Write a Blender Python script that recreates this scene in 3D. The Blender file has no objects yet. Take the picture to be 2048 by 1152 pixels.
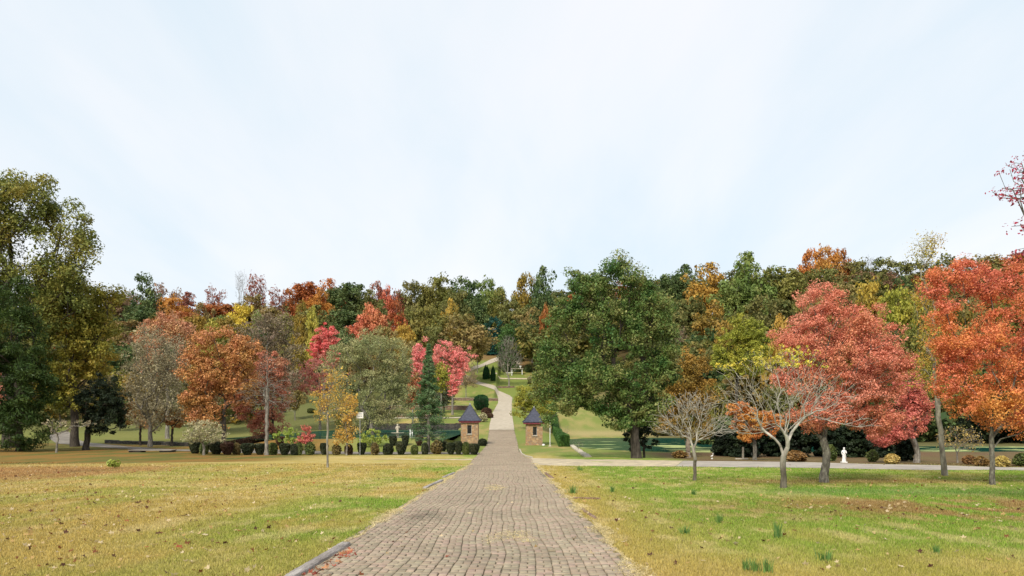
import bpy, math, time
import numpy as np
from mathutils import Vector
T0 = time.time()
RS = np.random.RandomState
COL = bpy.context.scene.collection
HZ, F, EYE = 832.0, 1480.0, 1.6          # horizon row, focal length in photo pixels, eye height

# ------------------------------------------------------------------ numeric helpers
def _hash(ix, iy, s):
    h = (ix.astype(np.int64) * 374761393 + iy.astype(np.int64) * 668265263 + s * 974634777) & 0x7fffffff
    h = (h ^ (h >> 13)) * 1274126177 & 0x7fffffff
    return ((h ^ (h >> 16)) & 0xffff) / 65535.0
def vnoise(x, y, s=0):
    ix = np.floor(x); iy = np.floor(y); fx = x - ix; fy = y - iy
    fx = fx * fx * (3 - 2 * fx); fy = fy * fy * (3 - 2 * fy)
    a = _hash(ix, iy, s); b = _hash(ix + 1, iy, s); c = _hash(ix, iy + 1, s); d = _hash(ix + 1, iy + 1, s)
    return (a * (1 - fx) + b * fx) * (1 - fy) + (c * (1 - fx) + d * fx) * fy
def fbm(x, y, s=0, o=4):
    v = 0; a = .5; t = 0
    for k in range(o):
        v = v + a * vnoise(x, y, s + k * 7); t += a; a *= .5; x = x * 2.03 + 3.1; y = y * 2.03 + 1.7
    return v / t
def sst(a, b, x):
    t = np.clip((x - a) / (b - a), 0, 1); return t * t * (3 - 2 * t)

# ------------------------------------------------------------------ terrain
KL = ([-60, 0, 50, 66, 70, 76, 131, 133, 144, 165, 199, 220, 245, 270, 300, 340, 400, 500, 700, 1500],
      [1.78, 0, -1.49, -1.85, -1.75, -.66, -.6, .2, 1.2, 2.9, 5.4, 8.5, 12.4, 18, 25, 34, 47, 60, 66, 60])
KC = ([-60, 0, 50, 60, 75, 90, 116, 156, 219, 232, 245, 265, 280, 295, 305, 325, 360, 400, 500, 700, 1500],
      [1.78, 0, -1.49, -1.76, -1.88, -1.93, -.67, 2.2, 7.1, 9.1, 11.5, 15, 17.9, 20.9, 22.8, 27.3, 37, 47, 60, 66, 60])
KR = ([-60, 0, 62, 66, 124, 135, 150, 170, 200, 250, 300, 350, 400, 470, 700, 1500],
      [1.78, 0, -1.84, -1.86, -1.9, -.6, 1.8, 3.8, 8.5, 18, 30, 43, 58, 66, 70, 62])
KF = ([-60, 0, 40, 70, 85, 100, 115, 135, 165, 220, 300, 340, 400, 500, 700, 1500],
      [1.78, 0, -1.19, -1.75, -1.9, -2.0, -1.8, 0, 4.5, 12, 27, 36, 47, 60, 66, 60])
def _prof(K, y, s):
    return sum(np.interp(y + d * s, K[0], K[1]) for d in (-1, -.5, 0, .5, 1)) / 5
def H(x, y):
    x = np.asarray(x, float); y = np.asarray(y, float)
    s = np.clip((y - 60) * .05, .2, 5)
    e = np.interp(y, [150, 195], [-6.6, -4.2])
    wl = 1 - sst(e - 1.2, e, x); far = np.clip(y - 120, 0, 400); wr = np.clip((x - 3.5 - far * .10) / (5.5 + far * .15), 0, 1); wr = wr * wr * (3 - 2 * wr)
    wf = 1 - sst(-30 - np.clip((y - 80) * .2, 0, 30), -23 - np.clip((y - 80) * .1, 0, 20), x)
    L = _prof(KL, y, s) * (1 - wf) + _prof(KF, y, s) * wf
    z = _prof(KC, y, s) * (1 - wl) * (1 - wr) + L * wl + _prof(KR, y, s) * wr
    m = 1 - np.abs((x - 25) / 18.5) ** 3 - np.abs((y - 96.5) / 26) ** 3
    m2 = 1 - ((x - 48) / 20) ** 2 - ((y - 80) / 8) ** 2
    z = z - 1.6 * sst(0, .25, np.maximum(m, m2)) * (y < 128)
    m3 = 1 - ((x + 18.7) / 11.6) ** 4 - ((y - 104) / 28) ** 6
    z = z - 1.3 * sst(0, .18, m3)
    off = sst(2.5, 5, np.abs(x + .6))
    z = z + off * (.10 * (fbm(x * .25, y * .25, 5, 3) - .5) * sst(4, 20, y))
    z = z + sst(120, 320, y) * (fbm(x * .012, y * .012, 9, 2) - .5) * 8 * sst(6, 40, np.abs(x + 1))
    return z
def PX(px, Y): return (px - 1024.0) / F * Y
def ZP(py, Y): return EYE + (HZ - py) / F * Y
def ground(px, Y):
    x = PX(px, Y); return np.array([x, Y, float(H(x, Y))])

# ------------------------------------------------------------------ ground colour (what grows or lies where)
def mixc(a, b, t): return a * (1 - t[..., None]) + b * t[..., None]
C = lambda *v: np.array(v, float)
def GC(x, y):
    n1 = fbm(x * .16, y * .06, 1, 4); n2 = fbm(x * .8, y * .22, 2, 4); n3 = fbm(x * 2.4, y * 1.1, 3, 3)
    n4 = fbm(x * .35 + 8, y * .18, 11, 3)
    green = mixc(C(.17, .29, .035), C(.28, .34, .055), n3)
    tan = mixc(C(.40, .30, .08), C(.52, .39, .13), n2)
    # left lawn tan with green drifts, right lawn green with tan drifts
    L = sst(.50, .60, n1 * .5 + n2 * .32 + n4 * .18)
    lg = .42 * L + .05
    lg = np.maximum(lg, sst(-7.5, -3.6, x) * sst(.30, .52, n2 * .6 + n4 * .4) * sst(9, 13, y) * .95)
    rg = 1 - .48 * sst(.52, .68, n4 * .5 + n2 * .35 + n1 * .15)
    rg = rg * (1 - .6 * (1 - sst(10.5, 13.0, y + n2 * 3)))
    rg = rg * (.12 + .88 * sst(2.0, 4.6, x - (y - 12) * .02 + n2 * 1.2))
    w = sst(-1, 1, x)
    g = lg * (1 - w) + rg * w
    c = mixc(tan, green, np.clip(g, 0, 1))
    c = mixc(c, C(.56, .46, .24) * (0.8 + .4 * n3[..., None]), .42 * sst(.52, .72, n3) * sst(8, 12, y))
    n5 = fbm(x * .30 + y * .55, (x * .55 - y * .30) * .07, 17, 3)
    c = mixc(c, C(.60, .46, .20), .34 * sst(.52, .68, n5) * (1 - w))
    # orange tint of leaf litter far left, brown litter patch at the right
    red = (1 - sst(-19, -13, x + n2 * 4)) * sst(22, 30, y) * (1 - sst(38, 44, y))
    c = mixc(c, C(.38, .20, .085), .75 * red)
    lt = sst(-4, -9, x + n1 * 4) if False else sst(4, 12, -x - 1.5) * (1 - sst(12, 22, y)) * sst(.45, .6, n2)
    c = mixc(c, C(.38, .22, .08), .45 * lt)
    rp = np.exp(-(((x - 11) / 5.5) ** 2 + ((y - 17) / 2.6) ** 2)) * sst(.35, .6, n3 * .5 + n2 * .5)
    c = mixc(c, C(.30, .17, .07), np.clip(1.3 * rp, 0, .8))
    rs = np.exp(-(((x - 12.5) / 5) ** 2 + ((y - 27.5) / 2.0) ** 2))
    c = mixc(c, C(.24, .14, .06), np.clip(.8 * rs, 0, .7))
    band = np.exp(-((y - 22.5 + .05 * x) / 1.6) ** 2) * sst(6, 9, x)
    c = mixc(c, C(.15, .27, .06), .7 * band)
    # beyond the crest at the left: leaf-strewn darker grass
    fl = sst(-12, -20, x) * sst(36, 41, y + (x + 25) * -.55)
    fl = (1 - sst(-20, -13, x)) * sst(38, 42, y - (x + 36) * .55)
    c = mixc(c, mixc(C(.15, .14, .035), C(.26, .15, .04), sst(.4, .6, n2)), fl * (1 - sst(95, 120, y)))
    c = mixc(c, C(.13, .16, .04), (1 - sst(-30, -18, x)) * sst(85, 105, y) * .75)
    # greener lawns beyond the gate
    far = sst(60, 70, y) * (1 - fl)
    gg = mixc(C(.20, .24, .055), C(.34, .28, .10), sst(.48, .72, n1 * .5 + n2 * .5))
    c = mixc(c, gg, far)
    c = mixc(c, C(.12, .13, .045), (1 - sst(-26, -16, x)) * sst(110, 135, y) * .7)
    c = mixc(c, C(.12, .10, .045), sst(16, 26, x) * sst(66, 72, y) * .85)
    c = mixc(c, C(.36, .30, .11), sst(6, 9, x) * (1 - sst(34, 40, x)) * sst(128, 140, y) * (1 - sst(200, 230, y)) * .5 * sst(.35, .6, n2))
    # mulch under the trees right of the road
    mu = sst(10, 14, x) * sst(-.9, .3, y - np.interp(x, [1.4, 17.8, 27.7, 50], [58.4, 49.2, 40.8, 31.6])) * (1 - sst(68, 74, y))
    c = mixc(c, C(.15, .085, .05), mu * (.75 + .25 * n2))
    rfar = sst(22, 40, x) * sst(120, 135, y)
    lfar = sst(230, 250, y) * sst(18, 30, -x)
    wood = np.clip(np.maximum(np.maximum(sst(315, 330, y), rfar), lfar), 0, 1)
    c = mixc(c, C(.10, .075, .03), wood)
    bk = np.exp(-((y - 128) / 4.5) ** 2) * sst(4, 8, x) * (1 - sst(26, 32, x))
    c = mixc(c, C(.42, .33, .15), .8 * bk)
    hill = sst(290, 300, y) * (1 - sst(315, 330, y)) * sst(-30, -18, x) * (1 - sst(5, 12, x))
    c = mixc(c, C(.22, .14, .055), hill)
    return np.clip(c, .01, .9)

# ------------------------------------------------------------------ mesh helpers
def mesh_np(name, V, faces, mat=None, smooth=True, mats=None):
    """faces: list of (N,k) arrays, or of ((N,k), material index)"""
    me = bpy.data.meshes.new(name)
    V = np.ascontiguousarray(V, dtype=np.float32)
    fs = []; mi = []
    for f in faces:
        if isinstance(f, tuple): f, m = f
        else: m = 0
        if len(f): fs.append(np.asarray(f, np.int32)); mi.append(np.full(len(f), m, np.int32))
    loops = np.concatenate([f.ravel() for f in fs]); tot = np.concatenate([np.full(len(f), f.shape[1], np.int32) for f in fs])
    start = np.concatenate([[0], np.cumsum(tot)[:-1]]).astype(np.int32)
    me.vertices.add(len(V)); me.vertices.foreach_set('co', V.ravel())
    me.loops.add(len(loops)); me.loops.foreach_set('vertex_index', loops)
    me.polygons.add(len(tot)); me.polygons.foreach_set('loop_start', start)
    me.polygons.foreach_set('material_index', np.concatenate(mi))
    if smooth: me.polygons.foreach_set('use_smooth', np.ones(len(tot), bool))
    me.update(calc_edges=True)
    for m in (mats or ([mat] if mat else [])): me.materials.append(m)
    return me
def obj(name, me, parent=None, loc=None):
    o = bpy.data.objects.new(name, me); COL.objects.link(o)
    if parent: o.parent = parent
    if loc is not None: o.location = loc
    return o
def empty(name, loc, label, cat, group=None, scale=None, rz=0):
    o = bpy.data.objects.new(name, None); COL.objects.link(o); o.location = loc; o.empty_display_size = .3
    o.rotation_euler.z = rz
    if scale is not None: o.scale = scale
    return tag(o, label, cat, group)
def tag(o, label, cat, group=None, kind=None):
    if label: o['label'] = label
    if cat: o['category'] = cat
    if group: o['group'] = group
    if kind: o['kind'] = kind
    return o
def setcol(me, rgb, name='tint'):
    a = me.color_attributes.new(name, 'FLOAT_COLOR', 'POINT')
    d = np.ones((len(rgb), 4), np.float32); d[:, :3] = rgb; a.data.foreach_set('color', d.ravel())

class MB:
    """collects simple solids into one mesh"""
    def __init__(s): s.v = []; s.f3 = []; s.f4 = []; s.n = 0; s.fn = []
    def add(s, V, F):
        V = np.asarray(V, float); 
        for f in F: s.fn.append([i + s.n for i in f])
        s.v.append(V); s.n += len(V); return s
    def box(s, c, d, rz=0, taper=1.0, bev=.02):
        x, y, z = [k / 2 for k in d]; b = min(bev, x * .4, y * .4, z * .4)
        V = []; 
        for zz, k, ins in ((-z, 1, b), (-z + b, 1, 0), (z - b, taper, 0), (z, taper, b)):
            X = x * k - ins; Y = y * k - ins; bb = b if ins == 0 else b * .3
            V += [(-X + bb, -Y, zz), (X - bb, -Y, zz), (X, -Y + bb, zz), (X, Y - bb, zz), (X - bb, Y, zz), (-X + bb, Y, zz), (-X, Y - bb, zz), (-X, -Y + bb, zz)]
        V = np.array(V); ca, sa = math.cos(rz), math.sin(rz)
        V = np.c_[V[:, 0] * ca - V[:, 1] * sa, V[:, 0] * sa + V[:, 1] * ca, V[:, 2]] + np.array(c)
        F = [list(range(8))[::-1], list(range(24, 32))]
        for r in range(3):
            for i in range(8): F.append([r * 8 + i, r * 8 + (i + 1) % 8, r * 8 + 8 + (i + 1) % 8, r * 8 + 8 + i])
        return s.add(V, F)
    def lathe(s, c, prof, n=20, fold=0, nf=7, sx=1, sy=1):
        V = []
        for k, (r, z) in enumerate(prof):
            for i in range(n):
                a = 2 * math.pi * i / n; rr = r * (1 + fold * math.sin(a * nf + k * .25))
                V.append((c[0] + rr * math.cos(a) * sx, c[1] + rr * math.sin(a) * sy, c[2] + z))
        F = [list(range(n))[::-1], [(len(prof) - 1) * n + i for i in range(n)]]
        for k in range(len(prof) - 1):
            for i in range(n): F.append([k * n + i, k * n + (i + 1) % n, (k + 1) * n + (i + 1) % n, (k + 1) * n + i])
        return s.add(V, F)
    def tube(s, pts, rad, n=8):
        pts = [np.array(p, float) for p in pts]; V = []
        for k, p in enumerate(pts):
            d = pts[min(k + 1, len(pts) - 1)] - pts[max(k - 1, 0)]; d = d / (np.linalg.norm(d) + 1e-9)
            a = np.cross(d, [0.13, .99, .05]); a /= np.linalg.norm(a) + 1e-9; b = np.cross(d, a)
            r = rad[k] if hasattr(rad, '__len__') else rad
            for i in range(n):
                t = 2 * math.pi * i / n; V.append(p + r * (math.cos(t) * a + math.sin(t) * b))
        F = [list(range(n)), [(len(pts) - 1) * n + i for i in range(n)][::-1]]
        for k in range(len(pts) - 1):
            for i in range(n): F.append([k * n + (i + 1) % n, k * n + i, (k + 1) * n + i, (k + 1) * n + (i + 1) % n])
        return s.add(V, F)
    def build(s, name, mat, parent=None, loc=None, smooth=False):
        me = bpy.data.meshes.new(name); me.from_pydata([tuple(p) for p in np.concatenate(s.v)], [], s.fn)
        me.materials.append(mat)
        if smooth: me.polygons.foreach_set('use_smooth', np.ones(len(s.fn), bool))
        me.update(); return obj(name, me, parent, loc)

# ------------------------------------------------------------------ materials
def newmat(name):
    m = bpy.data.materials.new(name); m.use_nodes = True; nt = m.node_tree; nt.nodes.clear()
    out = nt.nodes.new('ShaderNodeOutputMaterial'); return m, nt, out
def N(nt, t, **k):
    n = nt.nodes.new(t)
    for a, b in k.items():
        if a.startswith('i_'): 
            key = a[2:].replace('_', ' '); n.inputs[key].default_value = b
        else: setattr(n, a, b)
    return n
def ramp(nt, fac, cols, pos=None):
    r = nt.nodes.new('ShaderNodeValToRGB'); cr = r.color_ramp
    n = len(cols); pos = pos or [i / (n - 1) for i in range(n)]
    while len(cr.elements) < n: cr.elements.new(.5)
    for e, c, p in zip(cr.elements, cols, pos): e.position = p; e.color = (*c, 1)
    nt.links.new(fac, r.inputs[0]); return r.outputs[0]
def math_(nt, op, a, b=None, clamp=False):
    n = nt.nodes.new('ShaderNodeMath'); n.operation = op; n.use_clamp = clamp
    for i, v in enumerate((a, b)):
        if v is None: continue
        if isinstance(v, (int, float)): n.inputs[i].default_value = v
        else: nt.links.new(v, n.inputs[i])
    return n.outputs[0]
def noise(nt, scale, detail=3, rough=.55, vec=None, dist=0):
    n = nt.nodes.new('ShaderNodeTexNoise'); n.inputs['Scale'].default_value = scale; n.inputs['Detail'].default_value = detail
    n.inputs['Roughness'].default_value = rough; n.inputs['Distortion'].default_value = dist
    if vec is not None: nt.links.new(vec, n.inputs['Vector'])
    return n.outputs[0]
def vscale(nt, vec, s):
    m = nt.nodes.new('ShaderNodeMapping'); m.inputs['Scale'].default_value = s; nt.links.new(vec, m.inputs['Vector']); return m.outputs[0]
_lm = {}; GRAD = {'orangemaple': (4.6, .055), 'redmaple': (4.2, .06)}
def leafmat(key, cols, sc=.45, tr=.3, gain=1.15, var=.42):
    if key in _lm: return _lm[key]
    m, nt, out = newmat('foliage_' + key)
    geo = N(nt, 'ShaderNodeNewGeometry'); tc = N(nt, 'ShaderNodeTexCoord'); oi = N(nt, 'ShaderNodeObjectInfo')
    add = N(nt, 'ShaderNodeVectorMath', operation='ADD'); nt.links.new(tc.outputs['Object'], add.inputs[0])
    sv = N(nt, 'ShaderNodeVectorMath', operation='SCALE'); sv.inputs['Scale'].default_value = 37.0
    nt.links.new(oi.outputs['Random'], sv.inputs[0]); nt.links.new(sv.outputs[0], add.inputs[1])
    nz = noise(nt, sc, 3, .6, add.outputs[0])
    rnd = geo.outputs['Random Per Island']
    f = math_(nt, 'MULTIPLY_ADD', nz, 2.3); nt.nodes[-1].inputs[2].default_value = -.82
    f = math_(nt, 'ADD', f, math_(nt, 'MULTIPLY', rnd, .34), clamp=True)
    if key in GRAD:   # leaf colour that changes with height in the crown
        sz = N(nt, 'ShaderNodeSeparateXYZ'); nt.links.new(tc.outputs['Object'], sz.inputs[0]); z0, g_ = GRAD[key]
        f = math_(nt, 'ADD', f, math_(nt, 'MULTIPLY', math_(nt, 'SUBTRACT', sz.outputs[2], z0), g_), clamp=True)
    col = ramp(nt, f, [tuple(c) for c in cols], None)
    hs = N(nt, 'ShaderNodeHueSaturation'); nt.links.new(col, hs.inputs['Color'])
    r2 = math_(nt, 'FRACT', math_(nt, 'MULTIPLY', rnd, 91.7))
    v = math_(nt, 'MULTIPLY_ADD', r2, var); nt.nodes[-1].inputs[2].default_value = gain * (1 - var / 2)
    nt.links.new(v, hs.inputs['Value'])
    h = math_(nt, 'MULTIPLY_ADD', oi.outputs['Random'], .024); nt.nodes[-1].inputs[2].default_value = .488
    nt.links.new(h, hs.inputs['Hue'])
    p = N(nt, 'ShaderNodeBsdfPrincipled'); p.inputs['Roughness'].default_value = .55; p.inputs['Specular IOR Level'].default_value = .25
    nt.links.new(hs.outputs[0], p.inputs['Base Color'])
    t = N(nt, 'ShaderNodeBsdfTranslucent'); nt.links.new(hs.outputs[0], t.inputs['Color'])
    mx = N(nt, 'ShaderNodeMixShader'); mx.inputs[0].default_value = tr
    nt.links.new(p.outputs[0], mx.inputs[1]); nt.links.new(t.outputs[0], mx.inputs[2]); nt.links.new(mx.outputs[0], out.inputs[0])
    _lm[key] = m; return m
def surf(name, cols, sc=8, rough=.9, bump=.3, bsc=None, stretch=(1, 1, 1), detail=5, pos=None, coord='Object', spec=.2, bdist=.03):
    m, nt, out = newmat(name); tc = N(nt, 'ShaderNodeTexCoord'); v = vscale(nt, tc.outputs[coord], stretch)
    nz = noise(nt, sc, detail, .65, v); col = ramp(nt, nz, cols, pos or [.3 + .4 * i / (len(cols) - 1) for i in range(len(cols))])
    p = N(nt, 'ShaderNodeBsdfPrincipled'); p.inputs['Roughness'].default_value = rough; p.inputs['Specular IOR Level'].default_value = spec
    nt.links.new(col, p.inputs['Base Color'])
    if bump:
        b = N(nt, 'ShaderNodeBump'); b.inputs['Strength'].default_value = bump; b.inputs['Distance'].default_value = bdist
        nt.links.new(noise(nt, bsc or sc * 3, 4, .6, v), b.inputs['Height']); nt.links.new(b.outputs[0], p.inputs['Normal'])
    nt.links.new(p.outputs[0], out.inputs[0]); return m

BARK = surf('bark_grey', [(.06, .05, .04), (.20, .18, .15), (.34, .32, .27)], 9, bump=.9, stretch=(1, 1, .25))
BARKP = surf('bark_pale', [(.09, .08, .06), (.22, .20, .16), (.38, .36, .29)], 6, bump=.6, stretch=(1, 1, .35))
BARKL = surf('bark_lichen', [(.045, .04, .032), (.12, .11, .09), (.27, .26, .20)], 11, bump=.8, stretch=(1, 1, .4))
BARKS = surf('bark_silver', [(.20, .18, .145), (.40, .37, .31), (.58, .55, .47)], 6, bump=.5, stretch=(1, 1, .35))
def _dark_base(m):   # rough dark bark on the bole, smooth silver bark on the limbs
    nt = m.node_tree; p = [n for n in nt.nodes if n.type == 'BSDF_PRINCIPLED'][0]; src = p.inputs['Base Color'].links[0].from_socket
    tc = N(nt, 'ShaderNodeTexCoord'); sz = N(nt, 'ShaderNodeSeparateXYZ'); nt.links.new(tc.outputs['Object'], sz.inputs[0])
    r = ramp(nt, math_(nt, 'ADD', math_(nt, 'MULTIPLY', sz.outputs[2], .5), math_(nt, 'MULTIPLY', noise(nt, 7, 3, .6, tc.outputs['Object']), .3)), [(.30, .28, .25), (1, 1, 1)], [.40, .95])
    mx = N(nt, 'ShaderNodeMix', data_type='RGBA', blend_type='MULTIPLY'); mx.inputs[0].default_value = 1; nt.links.new(src, mx.inputs[6]); nt.links.new(r, mx.inputs[7]); nt.links.new(mx.outputs[2], p.inputs['Base Color'])
_dark_base(BARKS)
BARKD = surf('bark_dark', [(.02, .017, .013), (.06, .05, .04), (.11, .09, .07)], 8, bump=.8, stretch=(1, 1, .25))
BARKT = surf('bark_tan', [(.16, .12, .09), (.27, .22, .17), (.36, .30, .24)], 5, bump=.3, stretch=(1, 1, .35))

PAL = dict(
 oakolive=[(.10,.13,.03),(.18,.19,.04),(.30,.23,.05)],
 yolive=[(.15,.18,.03),(.28,.27,.04),(.48,.36,.06)],
 cedar=[(.020,.040,.008),(.040,.075,.014),(.10,.14,.03)],
 cedarlit=[(.02,.06,.03),(.04,.10,.045),(.08,.14,.06)],
 blackgreen=[(.008,.014,.007),(.016,.028,.012),(.035,.05,.02)],
 greytan=[(.22,.18,.11),(.31,.26,.16),(.38,.32,.19)],
 salmon=[(.46,.22,.11),(.50,.28,.14),(.50,.35,.13)],
 rustoak=[(.32,.23,.06),(.49,.26,.08),(.53,.26,.13)],
 brickred=[(.38,.12,.06),(.48,.17,.11),(.42,.23,.13)],
 greybrown=[(.17,.14,.08),(.22,.16,.10),(.26,.17,.14)],
 hotpink=[(.68,.12,.14),(.72,.16,.19),(.64,.22,.18)],
 coral=[(.52,.17,.12),(.56,.22,.17),(.42,.24,.14)],
 willow=[(.22,.24,.10),(.31,.30,.13),(.40,.32,.17)],
 rustshrub=[(.34,.10,.04),(.40,.14,.06),(.24,.18,.06)],
 goldorange=[(.52,.27,.05),(.54,.35,.07),(.36,.30,.08)],
 pine=[(.045,.10,.035),(.095,.17,.06),(.20,.26,.13)],
 dullpine=[(.06,.09,.05),(.11,.14,.08),(.20,.19,.11)],
 yellow=[(.48,.37,.05),(.64,.49,.06),(.38,.35,.06)],
 yelgreen=[(.18,.21,.03),(.28,.29,.04),(.42,.36,.05)],
 limetree=[(.30,.31,.05),(.40,.38,.06),(.52,.44,.09)],
 pink=[(.74,.22,.20),(.78,.30,.25),(.64,.30,.22)],
 tan=[(.22,.16,.09),(.30,.22,.12),(.38,.26,.14)],
 green=[(.05,.11,.025),(.08,.15,.035),(.14,.20,.05)],
 teal=[(.008,.055,.045),(.015,.08,.06),(.03,.11,.07)],
 oakgreen=[(.04,.105,.025),(.12,.17,.04),(.31,.28,.10)],
 ochregreen=[(.15,.13,.025),(.28,.19,.035),(.38,.24,.04)],
 redmaple=[(.64,.31,.15),(.62,.23,.14),(.68,.32,.21)],
 crimson=[(.52,.18,.10),(.56,.16,.13),(.56,.25,.12)],
 orangemaple=[(.68,.36,.08),(.66,.26,.09),(.60,.21,.13)],
 orangered=[(.56,.17,.06),(.58,.22,.06),(.52,.27,.06)],
 maroon=[(.34,.03,.06),(.42,.04,.08),(.30,.06,.06)],
 leafyellow=[(.62,.48,.05),(.66,.52,.08),(.45,.42,.06)],
 sparsegreen=[(.20,.24,.04),(.42,.36,.05),(.52,.28,.06)],
 dkgreen=[(.05,.09,.03),(.085,.13,.04),(.155,.18,.06)],
 dkolive=[(.10,.12,.035),(.165,.165,.045),(.235,.21,.07)],
 olive=[(.12,.135,.03),(.19,.18,.04),(.27,.22,.06)],
 olivebr=[(.16,.14,.04),(.25,.19,.06),(.32,.22,.09)],
 midgreen=[(.09,.15,.03),(.15,.21,.05),(.25,.27,.07)],
 rust=[(.26,.08,.02),(.36,.11,.03),(.30,.14,.05)],
 orange=[(.42,.15,.03),(.50,.20,.05),(.46,.25,.07)],
 corred=[(.54,.16,.08),(.60,.19,.11),(.50,.22,.09)],
 gold=[(.34,.22,.04),(.45,.29,.05),(.32,.26,.05)],
 brownsparse=[(.17,.11,.06),(.24,.14,.08),(.28,.17,.10)],
 maroonsp=[(.20,.06,.04),(.28,.08,.05),(.26,.13,.08)],
 box=[(.018,.026,.012),(.035,.045,.02),(.075,.08,.035)],
 boxred=[(.06,.028,.018),(.10,.05,.03),(.14,.09,.045)],
 boxolive=[(.09,.075,.025),(.15,.12,.04),(.22,.16,.06)],
 boxgreen=[(.05,.07,.02),(.09,.12,.03),(.16,.17,.05)],
 hedge=[(.02,.06,.012),(.045,.11,.02),(.09,.17,.03)],
 arbor=[(.008,.05,.014),(.015,.08,.02),(.03,.11,.03)],
 palebush=[(.36,.33,.18),(.45,.40,.24),(.30,.32,.14)],
 bushlime=[(.22,.30,.04),(.36,.42,.08),(.14,.20,.03)],
 bushorange=[(.20,.13,.04),(.27,.15,.05),(.16,.10,.04)],
 bushyellow=[(.44,.36,.09),(.52,.40,.12),(.36,.30,.10)],
)
def LM(k, sc=.45, tr=.22): return leafmat(k, PAL[k], sc, tr)

# ------------------------------------------------------------------ trees
def skeleton(rs, base, fork, att, trunk_r, tip_r=.012, pen=.35, step=None, lean=None, droop=0, rexp=.48):
    """trunk from base to fork, then every attractor joins the nearest suitable branch"""
    Hh = max(att[:, 2].max() - base[2], .5); step = step or Hh / 16
    P = [np.array(base, float)]; par = [-1]; pl = [0.0]; D = [np.array([0, 0, 1.0])]
    n = max(3, int(np.linalg.norm(np.array(fork) - base) / step * 1.3)); last = 0
    w = rs.normal(0, trunk_r * .16, (n + 1, 2)); w[0] = 0
    for k in range(1, n + 1):
        p = base + (np.array(fork) - base) * k / n; p = p + np.array([w[k, 0], w[k, 1], 0])
        P.append(p); par.append(last); pl.append(pl[last] + step); d = p - P[last]; D.append(d / np.linalg.norm(d)); last = len(P) - 1
    nf = len(P)
    order = np.argsort(np.linalg.norm(att - np.array(fork), axis=1) + rs.normal(0, Hh * .04, len(att)))
    cap = len(att) * 9 + 60
    A = np.zeros((cap, 3)); DD = np.zeros((cap, 3)); LL = np.zeros(cap); A[:nf] = P; DD[:nf] = D; LL[:nf] = pl
    # lower trunk not available for branching
    LL[:max(1, int(nf * .65))] += Hh * 3
    cnt = nf; tips = np.zeros(len(att), int)
    for i in order:
        a = att[i]; v = a - A[:cnt]; d = np.linalg.norm(v, axis=1) + 1e-6
        up = v[:, 2] / d; al = np.einsum('ij,ij->i', v, DD[:cnt]) / d
        cost = d * (1 + .55 * np.clip(-up - .05 + droop * -.3, 0, 1) * 2 + .45 * np.clip(.35 - al, 0, 1.35)) + pen * LL[:cnt]
        j = int(np.argmin(cost)); L = d[j]; k = int(min(7, max(1, round(L / step))))
        c = A[j] + DD[j] * L * .35 + np.array([0, 0, L * .06]); prev = j
        jit = rs.normal(0, L * .042, (k + 1, 3))
        for q in range(1, k + 1):
            t = q / k; p = (1 - t) ** 2 * A[j] + 2 * t * (1 - t) * c + t * t * a + (jit[q] if q < k else 0)
            A[cnt] = p; dd = p - A[prev]; DD[cnt] = dd / (np.linalg.norm(dd) + 1e-9); LL[cnt] = LL[prev] + np.linalg.norm(dd)
            par.append(prev); prev = cnt; cnt += 1
        tips[i] = prev
    A = A[:cnt]; DD = DD[:cnt]; par = np.array(par)
    w = np.zeros(cnt); w[tips] += 1
    for k in range(cnt - 1, 0, -1):
        w[par[k]] += max(w[k], .3)
        if w[k] == 0: w[k] = .3
    R = trunk_r * (w / w[0]) ** rexp; R = np.maximum(R, tip_r)
    R[0] *= 2.0; R[1] *= 1.15
    return A, DD, par, R
def tubes(A, DD, par, R, kmin=3):
    idx = np.arange(1, len(A)); pr = par[idx]; V = []; Fs = []; off = 0
    cont = R[idx] > R[pr] * .62
    r0 = np.where(cont, R[pr], R[idx] * 1.2); d0 = np.where(cont[:, None], DD[pr], DD[idx]); r1 = R[idx]; d1 = DD[idx]
    kk = np.where(r1 > R.max() * .45, 12, np.where(r1 > R.max() * .15, 6, kmin))
    ref = np.array([.8, .6, .01])
    for k in (12, 6, kmin):
        s = np.where(kk == k)[0]
        if k == 6 and kmin == 6: continue
        if not len(s): continue
        t = np.arange(k) * 2 * math.pi / k
        def ring(c, d, r):
            a = np.cross(d, ref); a /= np.linalg.norm(a, axis=1)[:, None] + 1e-9; b = np.cross(d, a)
            return c[:, None] + r[:, None, None] * (np.cos(t)[None, :, None] * a[:, None] + np.sin(t)[None, :, None] * b[:, None])
        r_a = ring(A[pr[s]], d0[s], r0[s]); r_b = ring(A[idx[s]], d1[s], r1[s])
        V.append(np.concatenate([r_a, r_b], 1).reshape(-1, 3))
        b0 = off + np.arange(len(s))[:, None] * 2 * k; i = np.arange(k)[None]; j = (np.arange(k)[None] + 1) % k
        Fs.append(np.stack([b0 + j, b0 + i, b0 + k + i, b0 + k + j], -1).reshape(-1, 4)); off += len(s) * 2 * k
    return np.concatenate(V), Fs
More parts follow.
